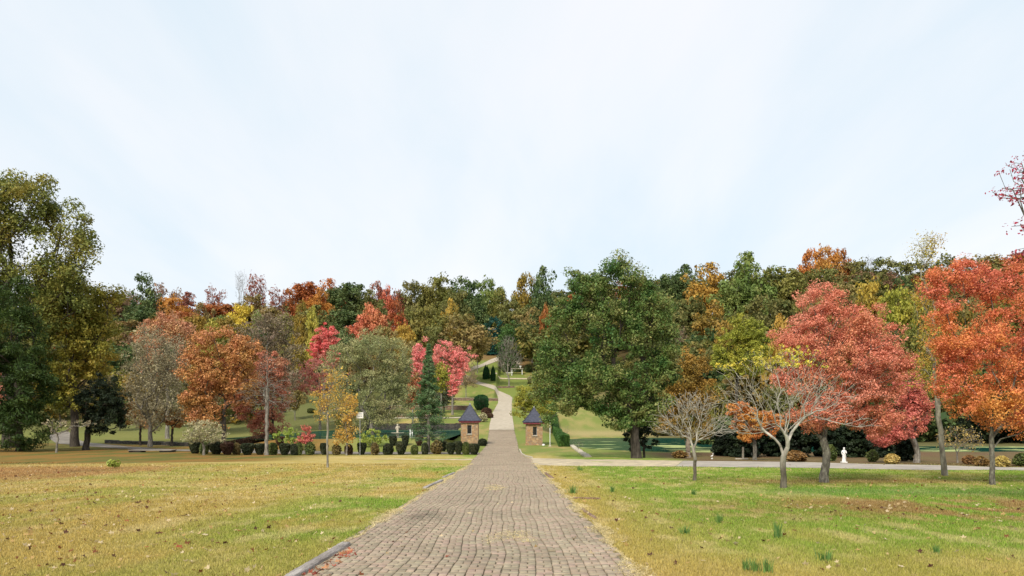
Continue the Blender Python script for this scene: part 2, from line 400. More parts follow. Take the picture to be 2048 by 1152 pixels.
def leaves_at(rs, cen, sig, size, up=.6, asp=.6, long=1.0, zf=.7):
    """diamond leaves round the given centres"""
    n = len(cen); gh = rs.normal(0, 1, (n, 3)); gh /= np.linalg.norm(gh, axis=1)[:, None]; g = gh * (rs.uniform(0, 1, n) ** .38 * 1.75)[:, None]
    c = cen + g * np.asarray(sig).reshape(-1, 1) * np.array([1, 1, zf])
    nr = rs.normal(0, .62, (n, 3)) + gh * .75 + np.array([0, 0, up * .8]); nr /= np.linalg.norm(nr, axis=1)[:, None]
    a = np.cross(nr, rs.normal(0, 1, (n, 3))); a /= np.linalg.norm(a, axis=1)[:, None] + 1e-9; b = np.cross(nr, a)
    s = size * np.exp(rs.normal(0, .32, n))[:, None]
    a = a * s * .5 * long; b = b * s * .5 * asp; k = nr * s * .12
    V = np.stack([c - a, c + b + k, c + a, c - b + k], 1).reshape(-1, 3)
    F = np.arange(n * 4).reshape(-1, 4); return V, F
def lobe_points(rs, lobes, n, lo=.45):
    """points in a union of ellipsoids: (x,y,z,rx,ry,rz)"""
    L = np.array(lobes, float); w = (L[:, 3] * L[:, 5] + .5 * L[:, 4] * L[:, 5]) ** 1.0; w /= w.sum()
    k = rs.choice(len(L), n, p=w); g = rs.normal(0, 1, (n, 3)); g /= np.linalg.norm(g, axis=1)[:, None]
    r = lo + (1 - lo) * rs.uniform(0, 1, n) ** .6; r = r * (1 + .10 * rs.normal(0, 1, n))
    return L[k, :3] + g * r[:, None] * L[k, 3:6], k
def tree(name, label, cat, base, Y, lobes, nleaf, size, pal, clumps=180, sig=.33, tr=.25, bark=None, fork=None, group=None, seed=None,
         tip=None, pen=.35, lo=.45, up=.6, asp=.6, bare=False, rexp=.48, leaf_filter=None, sc=.45, dep=1.0, ladder=False, trunk_label=None, extra=None, long=1.0, droop=0):
    """a tree from its lobes given in photo pixels at distance Y"""
    rs = RS(seed if seed is not None else (sum(ord(c) * (i + 3) for i, c in enumerate(label)) % 99991))
    B = ground(base, Y)
    lw = []
    for l in lobes:
        px, py, rx, rz = l[:4]; dy = l[4] if len(l) > 4 else 0
        s = Y / F; lw.append((PX(px, Y) - B[0], dy, ZP(py, Y) - B[2], rx * s, max(rx, rz * .6) * s * dep, rz * s))
    att, k = lobe_points(rs, lw, clumps, lo)
    LA = np.array(lw); zmin = max(.15, (LA[:, 2] - LA[:, 5]).min()); att[:, 2] = np.maximum(att[:, 2], zmin * .9)
    top = (LA[:, 2] + LA[:, 5]).max()
    if fork is None: fx = LA[:, 0].mean() * .5; fz = zmin + (top - zmin) * .28
    else: fx = PX(fork[0], Y) - B[0]; fz = ZP(fork[1], Y) - B[2]
    fk = np.array([fx, 0, fz])
    rexp = .58 if not nleaf or bark is BARKS else rexp
    A, DD, par, R = skeleton(rs, np.array([0, 0, -.12]), fk, att, tr, tip or max(.006, Y * .00016), pen, droop=droop, rexp=rexp)
    o = empty(name, B, label, cat, group)
    V, Fs = tubes(A, DD, par, R)
    obj('trunk', mesh_np('trunk', V, Fs, bark or BARK), o)
    if nleaf:
        keep = np.arange(len(att)) if leaf_filter is None else np.where(leaf_filter(att, lw))[0]
        ca = att[keep]; w = rs.uniform(.35, 1.3, len(ca)); w /= w.sum()
        q = rs.choice(len(ca), nleaf, p=w); vol = np.mean(LA[:, 3] + LA[:, 5]) / 2
        sg = sig * (top - zmin) * .32 / (clumps ** (1 / 3)) * 3.0 * rs.uniform(.6, 1.3, len(ca))[q]
        V, Fc = leaves_at(rs, ca[q], sg, size, up, asp, long)
        V[:, 2] = np.maximum(V[:, 2], .03)
        cr = obj('crown', mesh_np('crown', V, [Fc], LM(pal, sc), smooth=False), o)
    return o

# ================================================================== SETTING
def axis(parts):
    a = [parts[0][0]]
    for lo, hi, st in parts:
        n = max(1, int(round((hi - lo) / st))); a += list(lo + (hi - lo) * (np.arange(n) + 1) / n)
    return np.array(a)
XS = axis([(-1500, -500, 100), (-500, -200, 25), (-200, -90, 4), (-90, -40, 1.2), (-40, -12, .45), (-12, 12, .16), (12, 40, .45), (40, 90, 1.2), (90, 200, 4), (200, 500, 25), (500, 1500, 100)])
YS = axis([(-60, 0, 6), (0, 5, 1), (5, 30, .16), (30, 62, .3), (62, 135, .6), (135, 330, 1.8), (330, 520, 6), (520, 1500, 70)])
gx, gy = np.meshgrid(XS, YS); nx, ny = len(XS), len(YS)
gz = H(gx, gy)
V = np.stack([gx, gy, gz], -1).reshape(-1, 3)
ii = (np.arange(ny - 1)[:, None] * nx + np.arange(nx - 1)[None]).ravel()
me = mesh_np('ground', V, [np.stack([ii, ii + 1, ii + nx + 1, ii + nx], -1)])
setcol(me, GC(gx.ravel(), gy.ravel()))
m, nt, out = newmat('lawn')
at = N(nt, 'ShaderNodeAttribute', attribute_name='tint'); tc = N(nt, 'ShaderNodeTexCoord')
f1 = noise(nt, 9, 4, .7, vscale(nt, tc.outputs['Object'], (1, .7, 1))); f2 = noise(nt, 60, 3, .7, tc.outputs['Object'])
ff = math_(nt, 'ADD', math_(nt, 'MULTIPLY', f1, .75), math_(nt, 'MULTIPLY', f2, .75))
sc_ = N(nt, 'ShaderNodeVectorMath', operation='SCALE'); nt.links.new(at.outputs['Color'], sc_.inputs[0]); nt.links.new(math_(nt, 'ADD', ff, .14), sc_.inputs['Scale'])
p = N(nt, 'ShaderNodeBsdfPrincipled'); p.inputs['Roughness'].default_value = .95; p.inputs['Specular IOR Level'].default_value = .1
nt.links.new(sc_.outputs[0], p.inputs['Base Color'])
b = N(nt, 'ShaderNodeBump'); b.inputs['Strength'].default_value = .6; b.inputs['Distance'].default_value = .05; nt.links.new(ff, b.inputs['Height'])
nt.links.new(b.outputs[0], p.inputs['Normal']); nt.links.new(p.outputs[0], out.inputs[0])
me.materials.append(m); g = tag(obj('ground', me), None, None, None, 'structure')

# grass blades of the near lawns
def blades(name, n, y0, y1, pw, sel, hgt, wid, seed, colf=None, lean=.5, dz=0.0, xs=None):
    rs = RS(seed); u = rs.uniform(0, 1, n); q = 1 - pw
    y = (y0 ** q + u * (y1 ** q - y0 ** q)) ** (1 / q); x = rs.uniform(-1, 1, n) * (.72 * y + .8) if xs is None else xs(rs, y)
    k = sel(x, y, rs); x = x[k]; y = y[k]; n = len(x)
    z = H(x, y) + dz; c = (colf or GC)(x, y)
    a = rs.uniform(0, math.pi * 2, n); h = hgt * rs.uniform(.5, 1.4, n) * (1 + y * .012); w = (wid + .00045 * y) * rs.uniform(.7, 1.3, n)
    la = rs.uniform(0, 6.28, n); ln = rs.uniform(.1, 1, n) * lean * h
    d = np.stack([np.cos(a), np.sin(a), 0 * a], -1) * w[:, None]; bs = np.stack([x, y, z - .004], -1)
    tp = bs + np.stack([np.cos(la) * ln, np.sin(la) * ln, h], -1)
    V = np.stack([bs - d, bs + d, tp], 1).reshape(-1, 3); me = mesh_np(name, V, [np.arange(n * 3).reshape(-1, 3)], smooth=False)
    c = c * rs.uniform(.6, 1.5, (n, 1)); dead = rs.uniform(0, 1, n) < .14; c[dead] = c[dead] * .4 + np.array([.55, .44, .20]) * .62
    setcol(me, np.repeat(c, 3, 0)); return me
m, nt, out = newmat('grass_blade'); at = N(nt, 'ShaderNodeAttribute', attribute_name='tint')
p = N(nt, 'ShaderNodeBsdfPrincipled'); p.inputs['Roughness'].default_value = .7; p.inputs['Specular IOR Level'].default_value = .2
t_ = N(nt, 'ShaderNodeBsdfTranslucent'); mx = N(nt, 'ShaderNodeMixShader'); mx.inputs[0].default_value = .35
nt.links.new(at.outputs['Color'], p.inputs['Base Color']); nt.links.new(at.outputs['Color'], t_.inputs['Color'])
nt.links.new(p.outputs[0], mx.inputs[1]); nt.links.new(t_.outputs[0], mx.inputs[2]); nt.links.new(mx.outputs[0], out.inputs[0]); BLADE = m
def edgeL(y): return -2.56 - .10 * (fbm(y * .9, y * 0 + 3, 21, 3) - .5) * 3 + .12 * sst(20, 50, y) * 0
def edgeR(y): return 1.50 + .12 * (fbm(y * .8, y * 0 + 7, 22, 3) - .5) * 3
RTOP = ([1.4, 17.8, 27.7, 50, 90], [57.8, 48.6, 40.1, 31, 12]); RBOT = ([1.4, 3, 14.6, 24.6, 45, 80], [43.5, 42.3, 39.7, 35.6, 28, 10])
def lawn_sel(x, y, rs):
    on = (x > edgeL(y) + rs.normal(0, .05, len(x))) & (x < edgeR(y) + rs.normal(0, .05, len(x)))
    rd = (x > 1) & (y > np.interp(x, *RBOT) - .1) & (y < np.interp(x, *RTOP) + .1)
    return ~(on | rd)
me = blades('grass', 560000, 7.2, 46, 1.25, lawn_sel, .034, .0022, 5); me.materials.append(BLADE)
tag(obj('grass', me), 'short mown grass of the near lawns, tan and green', 'grass', None, 'stuff')
# pale straw creeping over the driveway edges and lying on the pavers
def straw_sel(x, y, rs):
    eL = edgeL(y); eR = edgeR(y); pl = fbm(y * .7, y * 0, 31, 3); pr = fbm(y * .7, y * 0, 33, 3)
    a = np.abs(x - eL - .05) < .02 + .24 * sst(.38, .7, pl) * rs.uniform(0, 1, len(x)) ** 1.8; b = np.abs(x - eR) < .02 + .30 * sst(.38, .7, pr) * rs.uniform(0, 1, len(x)) ** 1.8
    e1 = ((x + .02) / .42) ** 2 + ((y - 11.7) / 1.1) ** 2 < rs.uniform(0, 1, len(x)) ** 1.2 * sst(.35, .6, fbm(x * 5, y * 3, 3, 2)) * 1.3
    e2 = ((x + .62) / .45) ** 2 + ((y - 23.5) / 1.6) ** 2 < rs.uniform(0, 1, len(x)) * sst(.35, .6, fbm(x * 5, y * 3, 4, 2)) * 1.3
    return a | b | e1 | e2
def straw_x(rs, y):
    n = len(y); k = rs.choice(3, n, p=[.30, .34, .36]); return np.where(k == 0, edgeL(y) + rs.uniform(-.12, .5, n), np.where(k == 1, edgeR(y) + rs.uniform(-.55, .2, n), rs.uniform(-1.2, .5, n)))
me = blades('dry_grass', 190000, 7.2, 46, 1.3, straw_sel, .013, .0017, 6, lambda x, y: np.tile(C(.66, .55, .30), (len(x), 1)) * (.75 + .4 * fbm(x * 3, y * 3, 8, 2))[:, None], lean=5.0, dz=.028, xs=straw_x); me.materials.append(BLADE)
tag(obj('dry_grass', me), 'pale dry grass creeping over the edges of the brick drive', 'dry grass', None, 'stuff')

# fallen leaves
rs = RS(77); n = 5200; y = (8 ** -.2 + rs.uniform(0, 1, n) * (44 ** -.2 - 8 ** -.2)) ** (1 / -.2); x = rs.uniform(-1, 1, n) * (.72 * y + .8)
pr = np.where(x < -3, .28 + .7 * sst(3, 10, -x), .16); pr = pr + .9 * np.exp(-(((x - 11) / 5) ** 2 + ((y - 17) / 3) ** 2)) + .8 * np.exp(-(((x - 12) / 6) ** 2 + ((y - 28) / 5) ** 2))
pr[(x > -2.6) & (x < 1.5)] = .04
k = rs.uniform(0, 1, n) < pr; x = x[k]; y = y[k]; n = len(x)
x2 = -2.27 + rs.normal(0, .07, 60) ; y2 = rs.uniform(8.4, 10.6, 60); x = np.r_[x, x2]; y = np.r_[y, y2]; n = len(x)
nr = rs.normal(0, .45, (n, 3)) + np.array([0, 0, 1]); nr /= np.linalg.norm(nr, axis=1)[:, None]
a = np.cross(nr, rs.normal(0, 1, (n, 3))); a /= np.linalg.norm(a, axis=1)[:, None]; b_ = np.cross(nr, a)
s = (rs.uniform(.024, .058, n) * (1 + y * .010))[:, None]; c0 = np.stack([x, y, H(x, y) + .028], -1)
ang = np.arange(10) * math.pi / 5; rr = np.where(np.arange(10) % 2 == 0, 1, .52)
ring = [c0 + a * (s * rr[i] * math.cos(ang[i])) + b_ * (s * rr[i] * math.sin(ang[i]) * .75) + nr * s * (.45 * rs.uniform(-.3, 1, (n, 1)) if i % 2 == 0 else 0) for i in range(10)]
V = np.stack([c0] + ring, 1).reshape(-1, 3); o0 = np.arange(n)[:, None] * 11
F3 = np.concatenate([np.concatenate([o0, o0 + 1 + i, o0 + 1 + (i + 1) % 10], 1) for i in range(10)])
me = mesh_np('fallen_leaves', V, [F3], smooth=False)
pc = np.array([(.55, .40, .20), (.20, .07, .03), (.50, .33, .13), (.10, .045, .03), (.62, .50, .30), (.36, .10, .05), (.68, .55, .36)])[rs.choice(7, n, p=[.22, .17, .17, .15, .14, .02, .13])]
pc[-60:] = np.array([(.45, .12, .07), (.6, .3, .15), (.3, .07, .05)])[rs.randint(0, 3, 60)]
setcol(me, np.repeat(pc, 11, 0)); me.materials.append(BLADE)
tag(obj('fallen_leaves', me), 'curled tan and maroon leaves scattered over the lawns', 'leaves', None, 'stuff')

# brick driveway: bedding sheet + pavers
def strip(name, L, R, mat, dz=.012, seg=1.0, nc=6, kind='structure'):
    """road surface between two polylines (x,y) with equal point counts, laid on the ground"""
    L = np.array(L, float); R = np.array(R, float); pl = [L[0]]; pr_ = [R[0]]
    for i in range(len(L) - 1):
        n = max(1, int(max(np.linalg.norm(L[i + 1] - L[i]), np.linalg.norm(R[i + 1] - R[i])) / seg))
        for k in range(1, n + 1): pl.append(L[i] + (L[i + 1] - L[i]) * k / n); pr_.append(R[i] + (R[i + 1] - R[i]) * k / n)
    pl = np.array(pl); pr_ = np.array(pr_); t = np.linspace(0, 1, nc + 1)
    P = pl[:, None] * (1 - t)[None, :, None] + pr_[:, None] * t[None, :, None]
    z = H(P[..., 0], P[..., 1]) + dz; V = np.concatenate([P, z[..., None]], -1).reshape(-1, 3)
    i = (np.arange(len(pl) - 1)[:, None] * (nc + 1) + np.arange(nc)[None]).ravel()
    me = mesh_np(name, V, [np.stack([i, i + 1, i + nc + 2, i + nc + 1], -1)], mat); return tag(obj(name, me), None, None, None, kind)
CL = [(-2.62, -10), (-2.62, 20), (-2.7, 48), (-2.95, 56), (-3.0, 62), (-3.02, 75), (-3.07, 90), (-3.6, 116)]
CR = [(1.5, -10), (1.48, 20), (1.36, 40), (1.5, 56), (.96, 62), (.70, 75), (.73, 90), (.37, 116)]
def drive_edges(y): return np.interp(y, [p[1] for p in CL], [p[0] for p in CL]), np.interp(y, [p[1] for p in CR], [p[0] for p in CR])
SAND = surf('bedding', [(.12, .10, .07), (.19, .165, .115), (.28, .24, .165)], 14, bump=.4)
q = lambda px, Y: (PX(px, Y), Y)
strip('driveway_bed', CL, CR, SAND, .004)
m, nt, out = newmat('paver')
geo = N(nt, 'ShaderNodeNewGeometry'); tc = N(nt, 'ShaderNodeTexCoord')
col = ramp(nt, geo.outputs['Random Per Island'], [(.235, .185, .13), (.285, .215, .155), (.27, .23, .155), (.31, .22, .17), (.285, .24, .165), (.215, .175, .12)])
nz = noise(nt, .55, 4, .6, tc.outputs['Object']); nf = noise(nt, 45, 4, .7, tc.outputs['Object']); ng = noise(nt, 5, 4, .65, tc.outputs['Object'])
v1 = math_(nt, 'ADD', math_(nt, 'MULTIPLY', nz, .7), math_(nt, 'ADD', math_(nt, 'MULTIPLY', nf, .5), math_(nt, 'MULTIPLY', ng, .45)))
sc_ = N(nt, 'ShaderNodeVectorMath', operation='SCALE'); nt.links.new(col, sc_.inputs[0]); mpp = N(nt, 'ShaderNodeMapping', vector_type='POINT'); mpp.inputs['Location'].default_value = (1.8, -5.0, 0); mpp.inputs['Scale'].default_value = (1.0, .33, 0); nt.links.new(tc.outputs['Object'], mpp.inputs[0])
ln = N(nt, 'ShaderNodeVectorMath', operation='LENGTH'); nt.links.new(mpp.outputs[0], ln.inputs[0])   # old damp stain at the drive's edge
stn = ramp(nt, math_(nt, 'ADD', ln.outputs['Value'], math_(nt, 'MULTIPLY', ng, .9)), [(.55, .55, .55), (1, 1, 1)], [.45, 1.25])
nt.links.new(math_(nt, 'MULTIPLY', math_(nt, 'ADD', v1, .27), stn), sc_.inputs['Scale'])
mxc = N(nt, 'ShaderNodeMix', data_type='RGBA'); st = ramp(nt, ng, [(0, 0, 0), (0, 0, 0), (1, 1, 1)], [0, .52, .72])
nt.links.new(math_(nt, 'MULTIPLY', st, .42), mxc.inputs[0]); nt.links.new(sc_.outputs[0], mxc.inputs[6]); mxc.inputs[7].default_value = (.50, .42, .29, 1)
p = N(nt, 'ShaderNodeBsdfPrincipled'); p.inputs['Roughness'].default_value = .85; p.inputs['Specular IOR Level'].default_value = .25
nt.links.new(mxc.outputs[2], p.inputs['Base Color']); b = N(nt, 'ShaderNodeBump'); b.inputs['Strength'].default_value = .5; b.inputs['Distance'].default_value = .004
nt.links.new(nf, b.inputs['Height']); nt.links.new(b.outputs[0], p.inputs['Normal']); nt.links.new(p.outputs[0], out.inputs[0]); PAVER = m
rs = RS(3); bw, per = .2025, .304; items = []
for bi, xb in enumerate(np.arange(-3.9, 2.5, bw)):
    y = 4 + rs.uniform(0, .3)
    ph = (bi % 2) * .1 + rs.uniform(0, .08); yy = np.arange(4 + ph, 116, per); o_ = np.ones(len(yy))
    items.append(np.stack([o_ * xb, yy, o_ * .0970, o_ * .0480], 1))                    # one laid across
    for sd in (-1, 1): items.append(np.stack([o_ * (xb + sd * .0505), yy + .153, o_ * .0462, o_ * .0970], 1))   # two laid lengthways
it = np.concatenate(items); bx, by, hw, hl = it.T; el, er = drive_edges(by)
k = (bx > el + .05 + rs.uniform(0, .12, len(bx))) & (bx < er - .05 - rs.uniform(0, .10, len(bx))) & (rs.uniform(0, 1, len(bx)) > .002)
bx = bx[k]; by = by[k]; hw = hw[k]; hl = hl[k]; n = len(bx)
def warp(x, y):
    dx = .34 * (fbm(x * .22, y * .30, 41, 2) - .5) + .12 * (fbm(x * .5 + 5, y * .8, 42, 2) - .5)
    dy = .10 * (fbm(x * .5, y * .3, 43, 2) - .5) * 2
    return x + dx * .62, y + dy * .3
jx = rs.normal(0, .0035, n); jy = rs.normal(0, .003, n); hz = rs.normal(0, .0022, n); tl = rs.normal(0, .012, (n, 2)); rot = rs.normal(0, .012, n)
wx = hw - rs.uniform(0, .004, n); wy = hl - rs.uniform(0, .003, n); ch = .005
Vs = []
for lev, (ins, zz) in enumerate(((0, .0), (0, .020), (ch, .026))):
    for sx, sy in ((-1, -1), (1, -1), (1, 1), (-1, 1)):
        ox = sx * (wx - ins); oy = sy * (wy - ins); X = bx + jx + ox - oy * rot; Yy = by + jy + oy + ox * rot
        X2, Y2 = warp(X, Yy); Vs.append(np.stack([X2, Y2, H(X2, Y2) + zz + hz + tl[:, 0] * ox + tl[:, 1] * oy + .012 * (fbm(X2 * .8, Y2 * .8, 44, 2) - .5)], -1))
V = np.stack(Vs, 1).reshape(-1, 3); o0 = np.arange(n)[:, None] * 12
fs = [o0 + np.array([[8, 9, 10, 11]])]
for lev in (0, 1):
    for i in range(4): j = (i + 1) % 4; fs.append(o0 + np.array([[lev * 4 + i, lev * 4 + j, lev * 4 + 4 + j, lev * 4 + 4 + i]]))
tag(obj('brick_driveway', mesh_np('brick_driveway', V, [np.concatenate(fs)], PAVER, smooth=False)), None, None, None, 'structure')

CONC = surf('pale_concrete', [(.34, .29, .22), (.43, .37, .28), (.51, .44, .34)], 1.2, bump=.2, bsc=30, rough=.9)
CONCG = surf('grey_concrete', [(.26, .23, .20), (.36, .32, .27), (.45, .40, .33)], .7, bump=.2, bsc=30)
OLDROAD = surf('old_road', [(.13, .11, .09), (.20, .175, .145), (.29, .26, .22)], .9, bump=.2, bsc=30)
SANDY = surf('sandy_road', [(.32, .27, .20), (.46, .38, .26), (.62, .52, .34)], 1.3, bump=.3, bsc=25, pos=[.35, .5, .62])
strip('hill_road', [(-3.6, 116.2), q(979, 125), q(985, 156), q(996, 190), q(996.5, 213), q(995, 222), q(985, 229), q(970, 236), q(951.7, 243), q(925, 255)],
      [(.37, 116.2), q(1027.5, 125), q(1023.5, 156), q(1023.5, 190), q(1025, 216), q(1020, 222.8), q(1006, 230.5), q(986, 239.5), q(960, 247.5), q(932, 261)], CONC, .07)
strip('hill_road', [q(938, 268), q(956, 276), q(985, 288), q(1008, 299), q(1040, 306)], [q(946, 280), q(962, 285), q(982, 297), q(1006, 309), q(1040, 316)], CONC, .10)
strip('path', [q(988, 263), q(1075, 262)], [q(988, 266), q(1075, 265)], SANDY, .1)
strip('path', [q(975, 147), q(950, 145), q(900, 143), q(780, 143)], [q(985, 150), q(955, 147.6), q(900, 145), q(780, 145)], CONC, .06)
RL = [(1.0, 43.6), (3, 42.3), (14.6, 39.7), (24.6, 35.6), (45, 28), (80, 10)]; RT = [(1.0, 58.2), (1.6, 57.8), (17.8, 48.6), (27.7, 40.1), (50, 31), (90, 12)]
strip('crossing_road', [(1.2, 43.6), (3, 42.4), (7, 41.4), (9, 41)], [(1.2, 58.2), (1.6, 57.8), (6.5, 55.1), (12, 51.9)], SANDY, .010)
strip('crossing_road', [(9.03, 41), (14.6, 39.7), (24.6, 35.6), (45, 28), (80, 10)], [(12.03, 51.9), (17.8, 48.6), (27.7, 40.1), (50, 31), (90, 12)], CONCG, .012)
strip('path', [(-2.9, 53.4), (-6, 53.8), (-10.5, 54.6)], [(-2.9, 55.6), (-6, 55.6), (-10.5, 55.2)], SANDY, .01)
strip('path', [(-3.0, 65.4), (-15, 66.5), (-28, 68), q(380, 70), q(260, 76), q(180, 84), q(115, 95), q(95, 118)], [(-3.0, 68.8), (-15, 69.3), (-28, 71.5), q(384, 74), q(300, 79), q(225, 89), q(165, 103), q(135, 126)], OLDROAD, .03)

# water
m, nt, out = newmat('pond_water'); tc = N(nt, 'ShaderNodeTexCoord'); p = N(nt, 'ShaderNodeBsdfPrincipled')
al = noise(nt, .35, 4, .6, vscale(nt, tc.outputs['Object'], (.5, 1, 1)))
at = N(nt, 'ShaderNodeAttribute', attribute_name='tint')
f = ramp(nt, math_(nt, 'ADD', al, at.outputs['Fac']), [(0, 0, 0), (1, 1, 1)], [.60, .66])
mxc = N(nt, 'ShaderNodeMix', data_type='RGBA'); nt.links.new(f, mxc.inputs[0]); mxc.inputs[6].default_value = (.008, .045, .032, 1); p.inputs['Specular IOR Level'].default_value = 0; mxc.inputs[7].default_value = (.34, .38, .16, 1)
nt.links.new(mxc.outputs[2], p.inputs['Base Color']); r_ = math_(nt, 'MULTIPLY_ADD', f, .7); nt.nodes[-1].inputs[2].default_value = .06; nt.links.new(r_, p.inputs['Roughness'])
b = N(nt, 'ShaderNodeBump'); b.inputs['Strength'].default_value = .12; b.inputs['Distance'].default_value = .03; nt.links.new(noise(nt, 3, 3, .5, vscale(nt, tc.outputs['Object'], (.4, 1, 1))), b.inputs['Height'])
nt.links.new(b.outputs[0], p.inputs['Normal']); gl = N(nt, 'ShaderNodeBsdfGlossy'); gl.inputs['Roughness'].default_value = .07; gl.inputs['Color'].default_value = (.7, .85, .8, 1); nt.links.new(b.outputs[0], gl.inputs['Normal'])
ms = N(nt, 'ShaderNodeMixShader'); nt.links.new(math_(nt, 'MULTIPLY', math_(nt, 'SUBTRACT', 1.0, f), .30), ms.inputs[0]); nt.links.new(p.outputs[0], ms.inputs[1]); nt.links.new(gl.outputs[0], ms.inputs[2]); nt.links.new(ms.outputs[0], out.inputs[0]); WATER = m   # murky pond: weak mirror over dark green
def pond(x0, x1, y0, y1, z, algae):
    X, Yg = np.meshgrid(np.linspace(x0, x1, 60), np.linspace(y0, y1, 60)); V = np.stack([X, Yg, 0 * X + z], -1).reshape(-1, 3)
    i = (np.arange(59)[:, None] * 60 + np.arange(59)[None]).ravel(); me = mesh_np('water', V, [np.stack([i, i + 1, i + 61, i + 60], -1)], WATER)
    setcol(me, np.repeat(algae(V[:, 0], V[:, 1])[:, None], 3, 1)); tag(obj('water', me), None, None, None, 'structure')
pond(4, 72, 68, 124, -1.985, lambda x, y: .22 * sst(15, 19, x) * (1 - sst(88, 94, y)) * (1 - sst(20, 24, x)) + .10 * sst(38, 44, x))
pond(-31, -6.8, 75.5, 129.5, -.80, lambda x, y: 0 * x)

# sky
w = bpy.data.worlds.new('World'); bpy.context.scene.world = w; w.use_nodes = True; nt = w.node_tree; nt.nodes.clear()
SUN_EL, SUN_AZ = math.radians(42), math.radians(205)
sky = nt.nodes.new('ShaderNodeTexSky'); sky.sky_type = 'NISHITA'; sky.sun_disc = False; sky.sun_elevation = SUN_EL; sky.sun_rotation = SUN_AZ
sky.air_density = 1.2; sky.dust_density = 2.0
tc = nt.nodes.new('ShaderNodeTexCoord'); sp = nt.nodes.new('ShaderNodeSeparateXYZ'); nt.links.new(tc.outputs['Generated'], sp.inputs[0])
# high cloud sheet: direction projected on a plane overhead
zz = math_(nt, 'ADD', math_(nt, 'MAXIMUM', sp.outputs[2], 0.0), .22)
cx = math_(nt, 'DIVIDE', sp.outputs[0], zz); cy = math_(nt, 'DIVIDE', sp.outputs[1], zz)
cb = nt.nodes.new('ShaderNodeCombineXYZ'); nt.links.new(cx, cb.inputs[0]); nt.links.new(cy, cb.inputs[1])
mp = nt.nodes.new('ShaderNodeMapping'); mp.inputs['Rotation'].default_value = (0, 0, math.radians(24)); mp.inputs['Scale'].default_value = (1.35, .42, 1); mp.inputs['Location'].default_value = (1.3, .4, 0)
nt.links.new(cb.outputs[0], mp.inputs[0])
n1 = noise(nt, .75, 4, .5, mp.outputs[0], .4); n2 = noise(nt, 2.4, 5, .6, mp.outputs[0], .3)
cl = math_(nt, 'ADD', math_(nt, 'MULTIPLY', n1, .75), math_(nt, 'MULTIPLY', n2, .25))
ccol = ramp(nt, cl, [(4.9, 5.65, 6.2), (5.8, 6.1, 6.4), (6.25, 6.3, 6.5)], [.36, .50, .60])
mix = nt.nodes.new('ShaderNodeMix'); mix.data_type = 'RGBA'; mix.inputs[0].default_value = .90
nt.links.new(sky.outputs[0], mix.inputs[6]); nt.links.new(ccol, mix.inputs[7])
bg = nt.nodes.new('ShaderNodeBackground'); bg.inputs['Strength'].default_value = .1; nt.links.new(mix.outputs[2], bg.inputs[0])
wo = nt.nodes.new('ShaderNodeOutputWorld'); nt.links.new(bg.outputs[0], wo.inputs[0])
sl = bpy.data.lights.new('sun', 'SUN'); sl.energy = 2.5; sl.angle = math.radians(11); sl.color = (1, .93, .82)
so = bpy.data.objects.new('sun', sl); COL.objects.link(so)
d = Vector((math.sin(SUN_AZ) * math.cos(SUN_EL), math.cos(SUN_AZ) * math.cos(SUN_EL), math.sin(SUN_EL)))
so.rotation_euler = (-d).to_track_quat('-Z', 'Y').to_euler()
# camera
cd = bpy.data.cameras.new('camera'); cd.sensor_width = 36; cd.lens = 36 * F / 2048; cd.shift_y = (HZ - 576) / 2048; cd.clip_end = 4000
co = bpy.data.objects.new('camera', cd); COL.objects.link(co); co.location = (0, 0, EYE); co.rotation_euler = (math.pi / 2, 0, 0); bpy.context.scene.camera = co
vs = bpy.context.scene.view_settings; vs.view_transform = 'Standard'; vs.look = 'None'; vs.gamma = 1; vs.exposure = 0.7

# ================================================================== HERO TREES (placed and sized from the photo)
def hi(frac):   # leaves only on the uppermost part of the crown
    return lambda att, lw: att[:, 2] > np.quantile(att[:, 2], frac)
tree('oak_tree', 'huge olive-leaved oak rising highest above the dark cedar, sky showing through its limbs', 'oak tree', 20, 80,
     [(50,415,70,60),(125,470,75,55),(60,560,85,60),(165,530,42,45),(-30,470,80,110),(-70,600,90,100),(130,590,60,40),(10,380,50,40),(95,390,50,35),(60,640,80,50)], 62000, .24, 'oakolive', 330, .30, .62, BARKD, (15, 640), tip=.03, lo=.35, sc=.25)
tree('oak_tree', 'yellow-green spreading tree at the foot of the huge oak, branches hanging over the cedar', 'tree', 150, 84,
     [(165,620,60,60),(130,700,70,70),(185,700,50,60),(205,610,40,45),(80,620,60,55),(150,790,55,40),(95,770,50,50),(215,760,28,40),(110,560,50,35)], 46000, .24, 'yolive', 330, .28, .40, BARKD, (150, 780), tip=.03, sc=.25)
tree('cedar_tree', 'tall black-green cedar standing at the edge of the tan lawn below the huge oak', 'cedar', 40, 69,
     [(30,600,30,45),(25,680,55,70),(35,770,70,75),(40,850,68,52),(-40,760,60,140),(75,800,28,70)], 60000, .20, 'cedar', 420, .22, .30, BARKD, (35, 700), asp=.35, long=1.3, up=.2, lo=.6, sc=.5)
tree('conifer_tree', 'dark conifer on a bare black stem beside the curving side road', 'conifer', 172, 73,
     [(200,810,38,35),(222,800,32,45),(185,800,30,42),(212,845,42,24),(205,770,20,25)], 26000, .16, 'blackgreen', 220, .24, .28, BARKD, (176, 850), asp=.4, lo=.4)
tree('bare_tree', 'small leafless tree leaning right between the cedar and the dark conifer', 'tree', 113, 66,
     [(120,852,26,16),(150,850,40,12),(100,850,16,14)], 500, .12, 'greytan', 70, .3, .09, BARK, (114, 885))
tree('shrub', 'small bright green bush alone on the tan lawn at its crest', 'shrub', 229, 38.6,
     [(229,927,13,8),(222,930,8,6),(236,930,8,6)], 1500, .09, 'bushlime', 60, .3, .02, BARK, (229, 934), sc=3)
